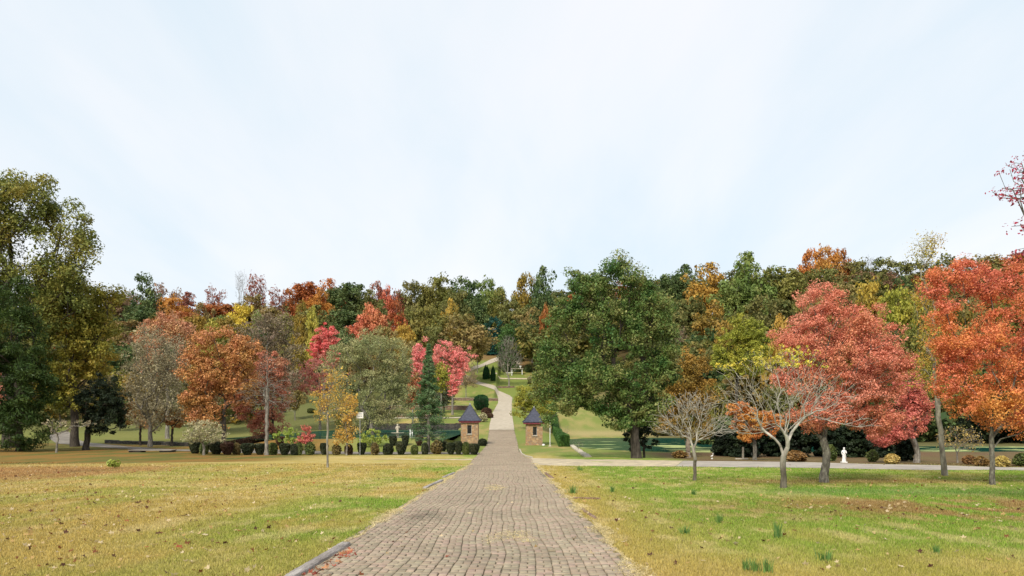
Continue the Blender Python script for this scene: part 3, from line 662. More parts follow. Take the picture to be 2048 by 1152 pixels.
tree('ash_tree', 'tall grey-tan thinly leaved tree standing right of the dark conifer', 'tree', 300, 84,
     [(310,700,58,50),(288,780,42,70),(338,780,40,75),(310,745,62,60),(300,840,30,25)], 21000, .15, 'greytan', 420, .30, .22, BARK, (301, 850), tip=.018, lo=.3, sc=.5)
tree('small_tree', 'low orange-tan leaved tree under the grey-tan tree, by the low dark wall', 'tree', 280, 88,
     [(272,832,24,18),(292,842,18,16),(255,815,14,14)], 3200, .17, 'rustoak', 70, .28, .13, BARKD, (281, 850))
tree('small_tree', 'forked low tree with drooping orange-tan leaves right of the grey-tan tree', 'tree', 343, 86,
     [(335,832,20,20),(352,842,18,16),(365,828,14,14)], 3000, .17, 'rustoak', 70, .28, .14, BARKD, (345, 855))
tree('maple_tree', 'salmon-pink topped tree showing over the grey-tan tree', 'tree', 335, 112,
     [(335,660,46,34),(300,680,30,25),(368,680,26,40),(340,720,50,50)], 14000, .26, 'salmon', 200, .28, .28, BARK, sc=.3)
tree('oak_tree', 'rust-orange oak with dark crooked trunk behind the clipped row, olive on its lower side', 'oak tree', 448, 73,
     [(440,685,52,34),(400,740,40,45),(452,745,50,50),(392,800,30,40),(490,705,36,40),(425,838,32,20),(480,770,40,40),(430,790,40,30)], 34000, .17, 'rustoak', 320, .26, .22, BARKD, (447, 825), tip=.02, sc=.35)
tree('maple_tree', 'brick-red tree with crown hanging low behind the tall pale bare trunk', 'maple tree', 549, 80,
     [(515,745,42,42),(557,780,22,52),(505,815,35,40),(520,858,18,22),(475,785,28,32),(548,840,22,25),(545,730,26,24)], 24000, .16, 'brickred', 280, .26, .15, BARKD, (545, 850), tip=.015)
tree('bare_tree', 'tall pale lichen-grey bare trunk rising from the clipped row before the brick-red tree', 'bare tree', 533, 64.5,
     [(533,745,30,40),(515,790,45,40),(560,790,40,35),(533,710,10,14),(575,815,22,18)], 0, .1, 'greytan', 900, .3, .155, BARK, (535, 712), tip=.012, lo=.2, pen=.1)
tree('ash_tree', 'grey-brown thin-leaved tree with purplish tips between the orange oak and the yellow-green column', 'tree', 530, 118,
     [(520,675,48,44),(495,720,42,50),(565,700,36,62),(540,650,40,30),(570,760,28,40)], 13000, .24, 'greybrown', 330, .3, .25, BARK, tip=.03, lo=.3)
tree('maple_tree', 'hot pink-red oval maple on the slope above the pale coral tree', 'maple tree', 648, 150,
     [(650,680,24,32),(642,702,24,30),(655,706,22,26)], 13000, .24, 'hotpink', 170, .22, .22, BARK, sc=.3, lo=.3)
tree('maple_tree', 'pale coral bare-twigged maple directly below the hot pink maple', 'maple tree', 640, 125,
     [(640,738,38,26),(612,762,26,24),(668,760,28,28),(640,770,35,22)], 9000, .2, 'coral', 260, .3, .2, BARK, sc=.3, tip=.022)
tree('willow_tree', 'broad grey-olive willow-like tree left of the tall spruce, white sign before it', 'tree', 745, 96,
     [(738,695,56,40),(695,735,52,50),(790,735,42,58),(740,785,66,50),(688,795,36,36),(800,795,30,46),(722,840,38,20),(770,835,35,20)], 60000, .15, 'willow', 520, .28, .34, BARK, (742, 830), tip=.02, sc=.28, lo=.3)
tree('small_tree', 'rust-red narrow shrub tree between the grey-olive tree and the tall spruce', 'tree', 826, 131,
     [(828,780,11,32),(822,800,9,18)], 2600, .28, 'rustshrub', 60, .26, .14, BARK)
tree('young_tree', 'slim young tree on the tan lawn before the clipped row, few orange leaves', 'young tree', 655, 40,
     [(668,755,36,24),(640,805,20,30),(695,810,26,30),(655,830,28,24),(665,790,34,32)], 2100, .085, 'goldorange', 420, .26, .055, BARKP, (655, 800), lo=.15, tip=.006)
tree('young_tree', 'golden-orange young tree rising from the clipped row left of the white sign', 'young tree', 693, 64.4,
     [(697,815,17,28),(690,860,18,28),(705,870,14,18),(680,880,10,12)], 2700, .13, 'goldorange', 150, .28, .08, BARK, (694, 870))
tree('bare_tree', 'grey-tan multi-stemmed shrub tree in front of the maroon clipped bushes', 'shrub tree', 408, 62.6,
     [(405,860,38,22),(385,875,22,14),(432,872,24,16),(408,850,20,14)], 4200, .11, 'palebush', 300, .3, .10, BARK, (408, 896), pen=.2)
tree('small_tree', 'little scarlet tree above the clipped row right of the tall bare trunk', 'young tree', 612, 66,
     [(612,862,9,16),(606,880,16,9),(618,876,10,10)], 1900, .11, 'crimson', 60, .26, .05, BARK, (611, 893))
tree('shrub', 'loose yellow-green shrub left of the little scarlet tree', 'shrub', 582, 70,
     [(578,868,20,12),(588,880,18,10),(560,872,12,9)], 2200, .13, 'bushlime', 60, .3, .05, BARK, (582, 890))
tree('shrub', 'loose olive shrub behind the white sign pole', 'shrub', 745, 72,
     [(748,872,20,16),(730,880,18,12),(765,880,16,10)], 2600, .12, 'bushlime', 70, .3, .05, BARK, (745, 892))
tree('maple_tree', 'pink-red upswept maple behind the tall spruce, on its right', 'maple tree', 905, 152,
     [(892,700,28,22),(918,722,26,34),(908,755,20,30),(906,778,10,16),(942,710,9,6),(880,715,16,26),(886,745,14,26)], 14000, .22, 'pink', 260, .2, .2, BARK, (905, 785), sc=.3, tip=.03, lo=.25)
tree('maple_tree', 'pink-red maple partly hidden on the left of the tall spruce', 'maple tree', 838, 170,
     [(842,700,16,22),(832,722,12,20),(838,748,12,26)], 6000, .26, 'pink', 100, .22, .2, BARK, sc=.3)
tree('small_tree', 'bright yellow-leaved little tree between spruce and pink maple', 'tree', 882, 142,
     [(884,748,18,24),(876,765,16,22),(892,765,12,18)], 4200, .24, 'yelgreen', 80, .28, .15, BARK, sc=.4)
tree('small_tree', 'slender tan twiggy tree left of the hill road above the stone walls', 'tree', 932, 205,
     [(935,745,20,26),(925,760,18,16),(945,760,12,16)], 3600, .22, 'tan', 200, .3, .12, BARK, (932, 768), tip=.035, sc=.3)
tree('bare_tree', 'fan-shaped grey leafless tree on the hill lawn right of the clipped cones', 'bare tree', 1018, 242,
     [(1018,700,24,28),(1018,682,17,14),(1001,718,13,20),(1036,718,13,20)], 0, .1, 'tan', 620, .3, .24, BARKP, (1018, 757), tip=.055, pen=.75, lo=.15)
tree('conifer_tree', 'soft mid-green cone-shaped tree behind the fan-shaped bare tree', 'conifer', 1020, 285,
     [(1020,668,20,24),(1018,695,28,26),(1024,715,26,18)], 7000, .5, 'green', 130, .26, .3, BARKD, sc=.2)
tree('conifer_tree', 'deep teal-green conifer at the wood edge left of the cone-shaped tree', 'conifer', 989, 310,
     [(990,655,18,22),(988,690,17,30),(980,712,14,14)], 6000, .55, 'teal', 120, .26, .3, BARKD, sc=.2)
tree('small_tree', 'round yellow-green tree beside the drive behind the right gate pillar', 'tree', 1062, 118,
     [(1050,796,24,26),(1072,788,26,26),(1040,822,16,20),(1072,818,24,26),(1095,815,16,24)], 15000, .18, 'yelgreen', 160, .28, .2, BARK, sc=.4)
tree('oak_tree', 'massive green oak with bronze upper leaves towering over the pond and the right pillar', 'oak tree', 1273, 58,
     [(1245,555,46,42),(1185,590,46,44),(1132,640,42,44),(1290,615,50,55),(1225,660,80,60),(1108,710,40,44),(1316,700,42,52),(1185,755,72,46),(1085,770,28,36),(1262,765,55,42),(1140,805,46,26),(1332,650,22,36),(1215,812,40,22),(1098,835,14,12),(1160,560,28,24),(1300,800,46,36),(1235,835,46,22),(1330,740,30,40),(1285,835,40,18)], 105000, .15, 'oakgreen', 720, .26, .34, BARKD, (1268, 830), tip=.02, lo=.35, sc=.55, up=.5)
tree('small_tree', 'dark low evergreen sapling clustered round the foot of the massive oak', 'sapling', 1288, 60.5,
     [(1262,872,18,16),(1298,880,20,20),(1285,862,20,12),(1262,892,12,8)], 5200, .12, 'blackgreen', 90, .3, .1, BARKD, (1288, 895))
tree('tree', 'ochre-green tree between the massive oak and the bright yellow-green tree', 'tree', 1376, 76,
     [(1385,735,36,34),(1362,770,40,36),(1400,790,38,40),(1340,800,24,30),(1375,830,46,30),(1395,862,40,18),(1345,850,30,20)], 32000, .17, 'ochregreen', 260, .28, .2, BARKD, (1376, 868), sc=.3)
tree('tree', 'bright yellow-green feathery tree standing left of the big coral maple', 'tree', 1470, 98,
     [(1485,655,26,30),(1470,690,40,34),(1520,675,18,30),(1490,720,48,40),(1440,715,22,26)], 22000, .2, 'yelgreen', 260, .24, .2, BARKD, sc=.25)
tree('maple_tree', 'big coral-red maple with thick grey trunk on the right lawn, crown widest of all', 'maple tree', 1648, 26.6,
     [(1650,600,50,36),(1660,645,64,40),(1735,665,66,50),(1600,680,54,46),(1690,725,96,54),(1770,745,50,55),(1590,760,44,40),(1700,800,80,46),(1640,830,66,34),(1745,840,50,40)], 105000, .052, 'redmaple', 800, .27, .135, BARKL, (1650, 905), tip=.006, lo=.3, pen=.3, up=.7, sc=.6)
tree('maple_tree', 'crimson low-crowned maple behind the road right of the white statue', 'maple tree', 1833, 47.5,
     [(1800,850,42,30),(1770,872,36,18),(1835,815,26,34),(1815,780,32,40)], 22000, .10, 'crimson', 260, .28, .17, BARK, (1833, 897), tip=.01, pen=.2)
tree('maple_tree', 'small orange maple behind the road, seen under the silvery bare tree', 'maple tree', 1510, 53.5,
     [(1500,842,38,24),(1480,822,24,18),(1535,850,32,26),(1500,872,22,14)], 16000, .11, 'orangered', 190, .28, .14, BARKL, (1509, 885), tip=.01)
tree('bare_tree', 'smaller grey leafless tree on the right lawn before the massive oak', 'bare tree', 1390, 27.6,
     [(1385,812,66,34),(1335,845,44,26),(1440,845,44,30),(1390,862,76,16),(1385,800,40,24)], 0, .1, 'tan', 900, .3, .062, BARKS, (1390, 925), tip=.0068, lo=.1, pen=.45)
tree('bare_tree', 'silvery wide-spreading bare tree on the right lawn, yellow leaves only on its top twigs', 'bare tree', 1567, 23.4,
     [(1560,790,100,66),(1475,790,56,50),(1655,800,66,46),(1560,722,84,30),(1720,840,40,22),(1480,850,60,24),(1630,760,60,30),(1450,735,24,12)], 1500, .055, 'leafyellow', 1150, .16, .09, BARKS, (1567, 912), tip=.005, lo=.1, pen=.42, leaf_filter=hi(.86))
tree('maple_tree', 'tall orange-red maple at the right edge on a straight mossy trunk, reddening at its top', 'maple tree', 1985, 25,
     [(1950,700,76,66),(2040,650,90,90),(1990,570,80,46),(1935,800,66,38),(2040,790,80,60),(2140,700,100,150),(1885,630,34,46),(1900,750,34,40),(2060,850,50,26),(1930,545,40,30),(1870,565,30,34),(1900,690,40,40),(1990,830,60,30)], 112000, .054, 'orangemaple', 900, .26, .078, BARKL, (1982, 850), tip=.005, lo=.25, pen=.3, sc=.5)
tree('maple_tree', 'leaning pale trunk with a thin tall crown, green leaves at its highest twigs', 'tree', 1890, 31,
     [(1868,690,30,70),(1850,590,30,50),(1850,500,24,34),(1890,770,40,40),(1830,740,26,40),(1866,478,14,12)], 7500, .06, 'sparsegreen', 420, .26, .10, BARKP, (1868, 740), tip=.006, lo=.1, pen=.25)
tree('bare_tree', 'tangle of bare grey stems behind the road between the leaning and the mossy trunk', 'bare shrub', 1915, 47,
     [(1915,872,42,24),(1940,885,26,16),(1893,880,20,18)], 700, .08, 'bushyellow', 420, .3, .05, BARK, (1914, 908), tip=.009, pen=.2)
tree('maple_tree', 'thin twigs with maroon leaves reaching into the sky from a maple at the frame edge', 'maple tree', 2290, 15,
     [(2060,340,70,30),(2040,385,60,14),(2050,370,70,16),(2120,350,140,34),(2060,400,60,12),(2050,450,34,12),(2060,500,50,16),(2150,470,110,60),(2260,560,160,120),(2300,380,120,80)], 5200, .055, 'maroon', 620, .22, .13, BARK, (2280, 700), tip=.0035, lo=.1, pen=.3)
tree('small_tree', 'pink-leaved sapling mostly outside the frame beside the cedar', 'sapling', -95, 31,
     [(-50,760,44,55),(-20,790,24,24),(-80,720,50,60)], 4200, .06, 'coral', 160, .28, .06, BARK)
tree('bare_tree', 'little leafless shrub on the far bank beside the clipped hedge', 'bare shrub', 1134, 124,
     [(1134,860,7,10),(1130,866,6,6)], 0, .1, 'tan', 70, .3, .05, BARKP, (1134, 870), tip=.012)
tree('bare_tree', 'pale spiky shrub at the pond edge by the stone kerb', 'bare shrub', 1156, 74,
     [(1153,886,11,8),(1160,890,9,6)], 0, .1, 'tan', 90, .3, .03, BARKP, (1157, 898), tip=.008)
tree('small_tree', 'small dark-leaved tree on the far bank seen under the massive oak', 'tree', 1217, 168,
     [(1217,816,10,12),(1212,824,8,8)], 1500, .26, 'maroonsp', 50, .3, .1, BARKD)
tree('small_tree', 'small rounded green tree high on the bank seen between pillar and oak', 'tree', 1157, 180,
     [(1157,812,9,10)], 1400, .28, 'dkgreen', 40, .3, .1, BARKD)

# ================================================================== HILLSIDE TREES (shared crown shapes, one object per tree)
def proto(kind, seed):
    """trunk and crown meshes of a tree one unit tall and one unit wide"""
    rs = RS(seed); L = []
    if kind == 'round':
        for i in range(9): a = rs.uniform(0, 6.28); r = rs.uniform(.12, .27); L.append((r * math.cos(a), r * math.sin(a), rs.uniform(.32, .80), .20, .20, .13))
        L.append((0, 0, .85, .22, .22, .13)); L.append((.05, 0, .5, .3, .3, .2)); cl, nl, lo = 90, 6500, .4
    elif kind == 'oval':
        for i in range(8): a = rs.uniform(0, 6.28); L.append((.14 * math.cos(a), .14 * math.sin(a), rs.uniform(.25, .75), .26, .26, .17))
        L.append((0, 0, .83, .24, .24, .16)); cl, nl, lo = 85, 6000, .35
    elif kind == 'column':
        for i in range(8): L.append((rs.normal(0, .05), rs.normal(0, .05), .18 + i * .09, .36 - i * .025, .36 - i * .025, .12))
        L.append((0, 0, .9, .16, .16, .09)); cl, nl, lo = 90, 5500, .4
    elif kind == 'cone':
        for i in range(10): L.append((0, 0, .08 + i * .09, .46 * (1 - i / 10.5), .46 * (1 - i / 10.5), .08))
        cl, nl, lo = 120, 6500, .5
    elif kind in ('sparse', 'twigs'):
        for i in range(8): a = rs.uniform(0, 6.28); r = rs.uniform(.08, .25); L.append((r * math.cos(a), r * math.sin(a), rs.uniform(.45, .85), .2, .2, .14))
        cl, nl, lo = (170, 1500, .2) if kind == 'sparse' else (330, 0, .1)
    att, _ = lobe_points(rs, L, cl, lo); att[:, 2] = np.clip(att[:, 2], .05, 1.0)
    s = 26.0   # grow at real size, then normalise so that twigs keep their proportions
    A, DD, par, R = skeleton(rs, np.array([0, 0, -.4]), np.array([0, 0, .24 * s]), att * np.array([s * .8, s * .8, s]), .34, .045 if kind == 'twigs' else .04, .35)
    V, Fs = tubes(A, DD, par, R); V /= np.array([s * .8, s * .8, s]); tm = mesh_np('trunk', V, Fs, BARK)
    cm = None
    if nl:
        w = rs.uniform(.5, 1.3, cl); q = rs.choice(cl, nl, p=w / w.sum())
        sg = {'sparse': .045, 'cone': .045}.get(kind, .055) * rs.uniform(.7, 1.3, cl)[q]
        V, Fc = leaves_at(rs, att[q], sg, .034, .7, .7, zf=.75); V[:, 2] = np.maximum(V[:, 2], .01)
        cm = mesh_np('crown', V, [Fc], LM('olive', .2), smooth=False)
    return tm, cm
PR = {k: [proto(k, 100 + i * 7 + len(k)) for i in range(n)] for k, n in (('round', 5), ('oval', 3), ('column', 2), ('cone', 2), ('sparse', 3), ('twigs', 2))}
for k in PR:   # the unit trees themselves are only mesh data, every object is linked below
    pass
_rf = RS(4242)
def hilltree(px, top, w, Y, kind, pal, label, group=None, dark=False, depth=None, name=None, cat='tree'):
    B = ground(px, Y); h = ZP(top, Y) - B[2]; W = w * Y / F * (1.12 if Y < 200 or kind in ('twigs', 'sparse') else 1.42)
    if h < 4: h = 4
    tm, cm = PR[kind][_rf.randint(len(PR[kind]))]
    o = empty(name or {'cone': 'conifer_tree', 'twigs': 'bare_tree'}.get(kind, 'hillside_tree'), B, label, cat, group, (W, W, h * 1.02), _rf.uniform(0, 6.28))
    t = obj('trunk', tm, o); t.material_slots[0].link = 'OBJECT'; t.material_slots[0].material = BARKD if dark else BARK
    if cm:
        c = obj('crown', cm, o); c.material_slots[0].link = 'OBJECT'; c.material_slots[0].material = leafmat('h_' + pal, PAL[pal], 3.0, .25)
    return o
G1 = 'trees along the wooded ridge'
HT = [
 # skyline from the huge oak to the hot pink maple
 (222,590,60,330,'round','brownsparse','rusty brown ridge tree nearest the huge oak'),
 (255,572,56,345,'sparse','brownsparse','thin brown ridge tree with bare tips above the grey-tan tree'),
 (290,552,62,335,'oval','dkgreen','dark green ridge tree with maroon top, tallest left of the big orange one'),
 (335,560,64,350,'sparse','brownsparse','grey-brown thin-leaved ridge tree rising behind the big orange one'),
 (375,585,60,345,'round','maroonsp','dull maroon ridge tree at the notch in the skyline'),
 (345,592,80,300,'round','orange','big burnt-orange tree high on the ridge above the salmon maple'),
 (372,622,66,290,'round','rust','rust tree just below the big burnt-orange ridge tree'),
 (402,610,50,300,'round','olivebr','tan-olive tree on the right shoulder of the notch skyline'),
 (250,640,90,300,'round','olivebr','dull brown-green tree on the slope behind the huge oak'),
 (285,610,80,310,'round','dkgreen','dark green tree directly below the maroon-topped ridge tree'),
 (432,572,46,345,'sparse','maroonsp','thin maroon ridge tree right of the skyline notch'),
 (445,605,84,320,'round','rust','russet dome tree right of the skyline notch'),
 (484,536,44,340,'twigs','tan','tallest bare tree standing up from the ridge'),
 (514,545,52,338,'sparse','maroonsp','thin tall tree with maroon tips beside the tallest bare one'),
 (505,588,64,325,'round','olivebr','brown-orange round tree below the two thin tall ones'),
 (560,575,54,340,'sparse','maroonsp','thin rust-leaved ridge tree left of the rust domes'),
 (585,590,50,340,'sparse','dkolive','thin grey-green ridge tree left of the rust domes'),
 (610,562,76,330,'round','rust','large rust-red dome on the ridge'),
 (656,558,56,335,'round','orange','orange-red dome on the ridge, highest of the warm ones'),
 (640,582,52,322,'round','orange','burnt-orange tree between the two ridge domes'),
 (700,563,84,330,'round','dkgreen','dark green broad ridge tree right of the orange-red dome'),
 (640,612,80,305,'round','dkolive','dark olive tree below the orange-red dome'),
 (690,620,84,300,'round','dkgreen','dark tree on the slope above the hot pink maple'),
 (738,580,56,330,'round','dkolive','dark olive ridge tree before the maroon-brown one'),
 (755,568,46,336,'round','maroonsp','maroon-brown small dome on the ridge'),
 (771,573,34,332,'oval','corred','small vivid orange-red dome on the ridge'),
 (795,576,44,336,'sparse','maroonsp','pale rust thin ridge tree beside the vivid dome'),
 # middle slope, left half
 (395,628,66,240,'round','ochregreen','olive-yellow tree between salmon and rust-orange trees'),
 (425,640,60,220,'round','yolive','yellow-olive tree over the rust-orange oak, left of centre'),
 (405,680,50,170,'round','limetree','pale yellow-green tree peeping left of the rust-orange oak'),
 (440,630,46,260,'round','midgreen','small green dome behind the yellow-olive tree'),
 (484,606,54,262,'round','yellow','brilliant yellow tree on the slope'),
 (455,632,52,250,'round','ochregreen','dull yellow tree left of the brilliant yellow one'),
 (515,622,40,255,'round','midgreen','small green tree right of the brilliant yellow one'),
 (540,612,60,270,'round','olivebr','tan-orange faded tree behind the grey-brown thin-leaved tree'),
 (570,625,60,240,'round','olive','olive tree left of the yellow-green column'),
 (602,608,40,225,'oval','ochregreen','tall yellow-green column of a tree left of the lime one'),
 (629,616,34,215,'oval','limetree','lime-yellow slender tree touching the hot pink maple'),
 (600,690,60,190,'round','ochregreen','ochre-green low tree beneath the yellow-green column'),
 (690,660,60,240,'round','dkgreen','blackish tree directly right of the hot pink maple'),
 (718,690,50,190,'round','olivebr','grey-green dull tree over the willow-like tree'),
 (742,612,66,250,'oval','corred','bright coral-red pointed tree above the willow-like tree'),
 (720,640,54,245,'round','corred','coral-orange lower tree joined to the pointed coral-red one'),
 (792,602,52,250,'oval','rust','rust-coloured oval tree right of the pointed coral-red one'),
 (805,648,46,225,'round','gold','golden-orange topped tree under the rust oval'),
 (812,680,60,210,'round','olivebr','brown-olive tree behind the left pink maple'),
 (300,700,80,200,'round','olivebr','dull tan tree on the slope behind the grey-tan tree'),
 (345,690,70,210,'round','salmon','faded salmon tree behind the grey-tan tree'),
 (575,740,50,170,'sparse','greybrown','grey-green low thin tree left of the pale coral maple'),
 (265,745,70,150,'round','ochregreen','ochre-green tree behind the trunk of the dark conifer'),
 (395,725,70,150,'round','olive','olive-green tree behind the left side of the rust-orange oak'),
 (475,700,70,165,'round','rust','rust tree filling the gap right of the rust-orange oak top'),
 (350,770,60,130,'round','dkolive','dull olive tree low behind the grey-tan tree'),
 (500,745,60,140,'round','olivebr','brown-green tree behind the brick-red tree'),
 (590,760,56,140,'round','olivebr','grey-brown tree below the ochre-green low one'),
 (240,800,50,125,'round','dkgreen','dark green tree just right of the dark conifer stem'),
 (445,790,60,125,'round','dkolive','olive tree seen through the legs of the rust-orange oak'),
 (560,700,60,200,'round','olive','olive tree under the faded tan-orange one'),
 (655,790,44,135,'sparse','salmon','thin salmon tree under the pale coral maple'),
 (770,650,60,200,'round','olivebr','brown-grey tree above the right of the willow-like tree'),
 (690,790,60,125,'round','dkolive','olive tree low behind the willow-like tree'),
 (120,760,70,130,'round','dkolive','dull olive tree behind the cedar and the spreading tree'),
 # centre
 (820,560,54,340,'round','dkolive','dark olive ridge tree right of the pale rust one'),
 (848,566,48,345,'round','olive','small olive ridge tree behind the two dark olive ones'),
 (880,550,74,335,'round','olive','big olive dome on the ridge above the orange-brown top'),
 (930,553,76,340,'round','dkgreen','wide dark green dome, middle of the ridge'),
 (912,580,60,320,'round','dkolive','olive-green tree just under the middle ridge domes'),
 (975,556,54,338,'round','midgreen','grey-green dome right of the middle ridge domes'),
 (1000,582,56,330,'round','olive','olive tree in the dip of the ridge above the bare fan tree'),
 (958,590,60,322,'round','dkgreen','dark green tree under the grey-green dome'),
 (1050,545,56,335,'round','ochregreen','ochre-olive dome at the left shoulder of the massive oak'),
 (1088,535,64,330,'round','dkgreen','deep green dome overlapping the massive oak on its left'),
 (1020,600,60,318,'round','dkolive','brown-green tree above the cone-shaped tree'),
 (1065,620,70,310,'round','olivebr','brownish tree above the lawn left of the massive oak'),
 (1110,640,60,300,'round','dkgreen','dark tree mostly hidden by the massive oak'),
 (1092,612,26,280,'oval','rust','small rust tree touching the left edge of the massive oak'),
 (850,612,80,255,'round','olive','round olive oak left of the orange-brown top'),
 (902,606,46,262,'round','gold','orange-brown rounded top between two olive oaks'),
 (925,628,104,240,'round','olivebr','broad brown-olive oak above the pink-red maple'),
 (870,650,70,235,'round','dkolive','dark olive lower oak behind the tall spruce top'),
 (820,610,50,270,'round','dkolive','dusky green tree right of the rust oval'),
 (760,600,56,290,'round','dkolive','dusky olive tree behind the coral-red pointed tree'),
 (955,660,40,265,'round','olivebr','brown-olive tree at the right edge of the broad oak'),
 # right of the massive oak
 (1335,548,70,350,'round','dkgreen','dark green far tree right above the massive oak shoulder'),
 (1375,530,80,380,'round','dkgreen','dark ridge tree left of the golden tree'),
 (1335,600,54,200,'column','midgreen','yellowish green pointed tree right behind the massive oak'),
 (1350,640,50,240,'sparse','greybrown','grey bare-looking tree between pointed green and golden trees'),
 (1415,527,86,330,'round','gold','tall golden-ochre tree on the right ridge'),
 (1500,508,100,320,'round','midgreen','tallest soft green tree on the right ridge'),
 (1460,560,90,290,'round','midgreen','soft green tree before the tallest soft green one'),
 (1550,535,90,320,'round','olive','olive-green tree right of the tallest soft green one'),
 (1430,610,80,230,'round','ochregreen','ochre-olive tree below the golden-ochre one'),
 (1520,590,80,240,'round','dkolive','dark olive tree above the feathery yellow-green tree'),
 (1620,497,50,400,'round','orange','left orange dome topping the right ridge'),
 (1648,492,50,395,'round','orange','middle orange dome topping the right ridge'),
 (1680,497,46,400,'round','rust','right orange-rust dome topping the right ridge'),
 (1590,540,80,350,'round','olive','olive tree under the orange domes'),
 (1650,535,80,350,'round','dkolive','dark olive tree behind the top of the coral-red maple'),
 (1740,508,40,410,'twigs','tan','far bare treetop poking above the right ridge'),
 (1715,520,80,390,'round','dkolive','dark ridge tree right of the orange domes'),
 (1770,516,80,385,'round','dkolive','olive ridge tree left of the thin green-topped trunk'),
 (1830,520,80,380,'round','dkolive','olive ridge tree behind the thin green-topped trunk'),
 (1890,515,80,380,'round','dkolive','dark olive ridge tree behind the edge maple'),
 (1960,510,90,380,'round','olivebr','brown ridge tree hidden behind the edge maple'),
 (2030,505,90,380,'round','rust','rust ridge tree at the frame edge'),
 (1740,560,80,230,'round','gold','gold-green tree behind the right flank of the coral-red maple'),
 (1790,575,80,200,'round','yelgreen','yellow-green tree between the coral-red maple and the leaning trunk'),
 (1690,565,80,260,'round','olivebr','brown-olive tree behind the coral-red maple top'),
 (1620,600,80,220,'round','olive','olive tree hidden behind the coral-red maple'),
 (1850,610,90,150,'round','olive','dull green tree behind the leaning pale trunk'),
 (1950,600,100,160,'round','olivebr','brownish tree behind the edge maple'),
 (1780,660,90,110,'round','dkgreen','dark green tree showing low between the two red maples'),
 (1880,690,90,105,'round','dkolive','dark olive tree low behind the leaning pale trunk'),
 (1450,640,70,170,'round','ochregreen','ochre tree left behind the feathery yellow-green tree'),
 (1560,640,80,140,'round','gold','gold-brown tree behind the silvery bare tree'),
 (1330,700,60,130,'round','ochregreen','ochre-green tree low against the right side of the massive oak'),
 (1430,760,80,100,'round','olive','dull olive tree behind the smaller leafless tree'),
 (1560,760,90,90,'round','dkolive','shady olive tree behind the orange small maple'),
 (1660,760,100,86,'round','dkgreen','shady green tree right behind the coral-red maple trunk'),
 (1990,720,120,110,'round','dkgreen','shady green tree behind the mossy trunk'),
]
for t in HT: hilltree(*t[:6], t[6], G1 if t[3] > 290 else 'trees on the wooded slope', dark='dk' in t[5])
# the wood behind and between them: one mass
def wood(name, label, n, seed, region, pals):
    rs = RS(seed); Vs = []; Fs = []; cols = []; off = 0; k = 0
    low = ' low ' in ' ' + label
    while k < n:
        px, Y, top = region(rs)
        B = ground(px, Y); h = ZP(top, Y) - B[2]; h = (min(max(h, 12), 30) if h > 9 else 0) if not low else max(h, 4)
        if h == 0: k += 1; continue
        W = rs.uniform(13, 20) if not low else rs.uniform(7, 11); L = ([(0, 0, .2, .4, .4, .2)] if low else []) + [(rs.uniform(-.25, .25), rs.uniform(-.25, .25), rs.uniform(.35, .85), .24, .24, .14) for _ in range(8)] + [(0, 0, .55, .36, .36, .3)]
        att, _ = lobe_points(rs, L, 46, .45); q = rs.randint(0, 46, 1500)
        V, Fc = leaves_at(rs, att[q] * np.array([W, W, h]), .55 if low else 1.15, .5 if low else 1.0, .7, .75)
        Vs.append(V + B); Fs.append(Fc + off); off += len(V); c = np.array(pals[rs.randint(len(pals))]); cc = c[rs.randint(0, 3, 1500)] * rs.uniform(.7, 1.3, (1500, 1))
        cols.append(np.repeat(cc, 4, 0)); k += 1
    me = mesh_np(name, np.concatenate(Vs), [np.concatenate(Fs)], smooth=False); setcol(me, np.concatenate(cols)); me.materials.append(BLADE)
    return tag(obj(name, me), label, 'wood', None, 'stuff')
SKY = ([-400, 150, 250, 320, 400, 430, 500, 620, 700, 800, 900, 1000, 1100, 1250, 1400, 1500, 1650, 1800, 2048, 2500], [610, 605, 590, 585, 628, 625, 605, 585, 585, 590, 575, 590, 562, 545, 545, 530, 522, 532, 520, 520])
PW = [PAL[k] for k in ('olive', 'dkolive', 'olivebr', 'dkgreen', 'dkolive', 'brownsparse', 'dkgreen', 'rust')]
def reg_back(rs): px = rs.uniform(-350, 2400); Y = rs.uniform(345, 430); return px, Y, np.interp(px, *SKY) + rs.uniform(2, 22) 
wood('distant_wood', 'mass of autumn wood covering the ridge behind the single trees', 230, 11, reg_back, PW)
def reg_left(rs): px = rs.uniform(-300, 560); Y = rs.uniform(185, 320); return px, Y, np.interp(px, *SKY) + 25 + (330 - Y) * .45 + rs.uniform(0, 20)
wood('distant_wood', 'brown and olive wood filling the slope behind the grey-tan tree', 130, 12, reg_left, PW)
def reg_mid(rs): px = rs.uniform(1060, 1340); Y = rs.uniform(255, 345); return px, Y, np.interp(px, *SKY) + 25 + (345 - Y) * .5 + rs.uniform(0, 20)
wood('distant_wood', 'dark green wood on the rise behind the massive oak', 60, 14, reg_mid, PW[:5])
def reg_right(rs): px = rs.uniform(1330, 2500); Y = rs.uniform(120, 330); return px, Y, np.interp(px, *SKY) + 20 + (330 - Y) * .75 + rs.uniform(0, 20)
wood('distant_wood', 'olive wood filling the slope behind the right lawn trees', 170, 13, reg_right, PW[:5] + [PAL['ochregreen']])

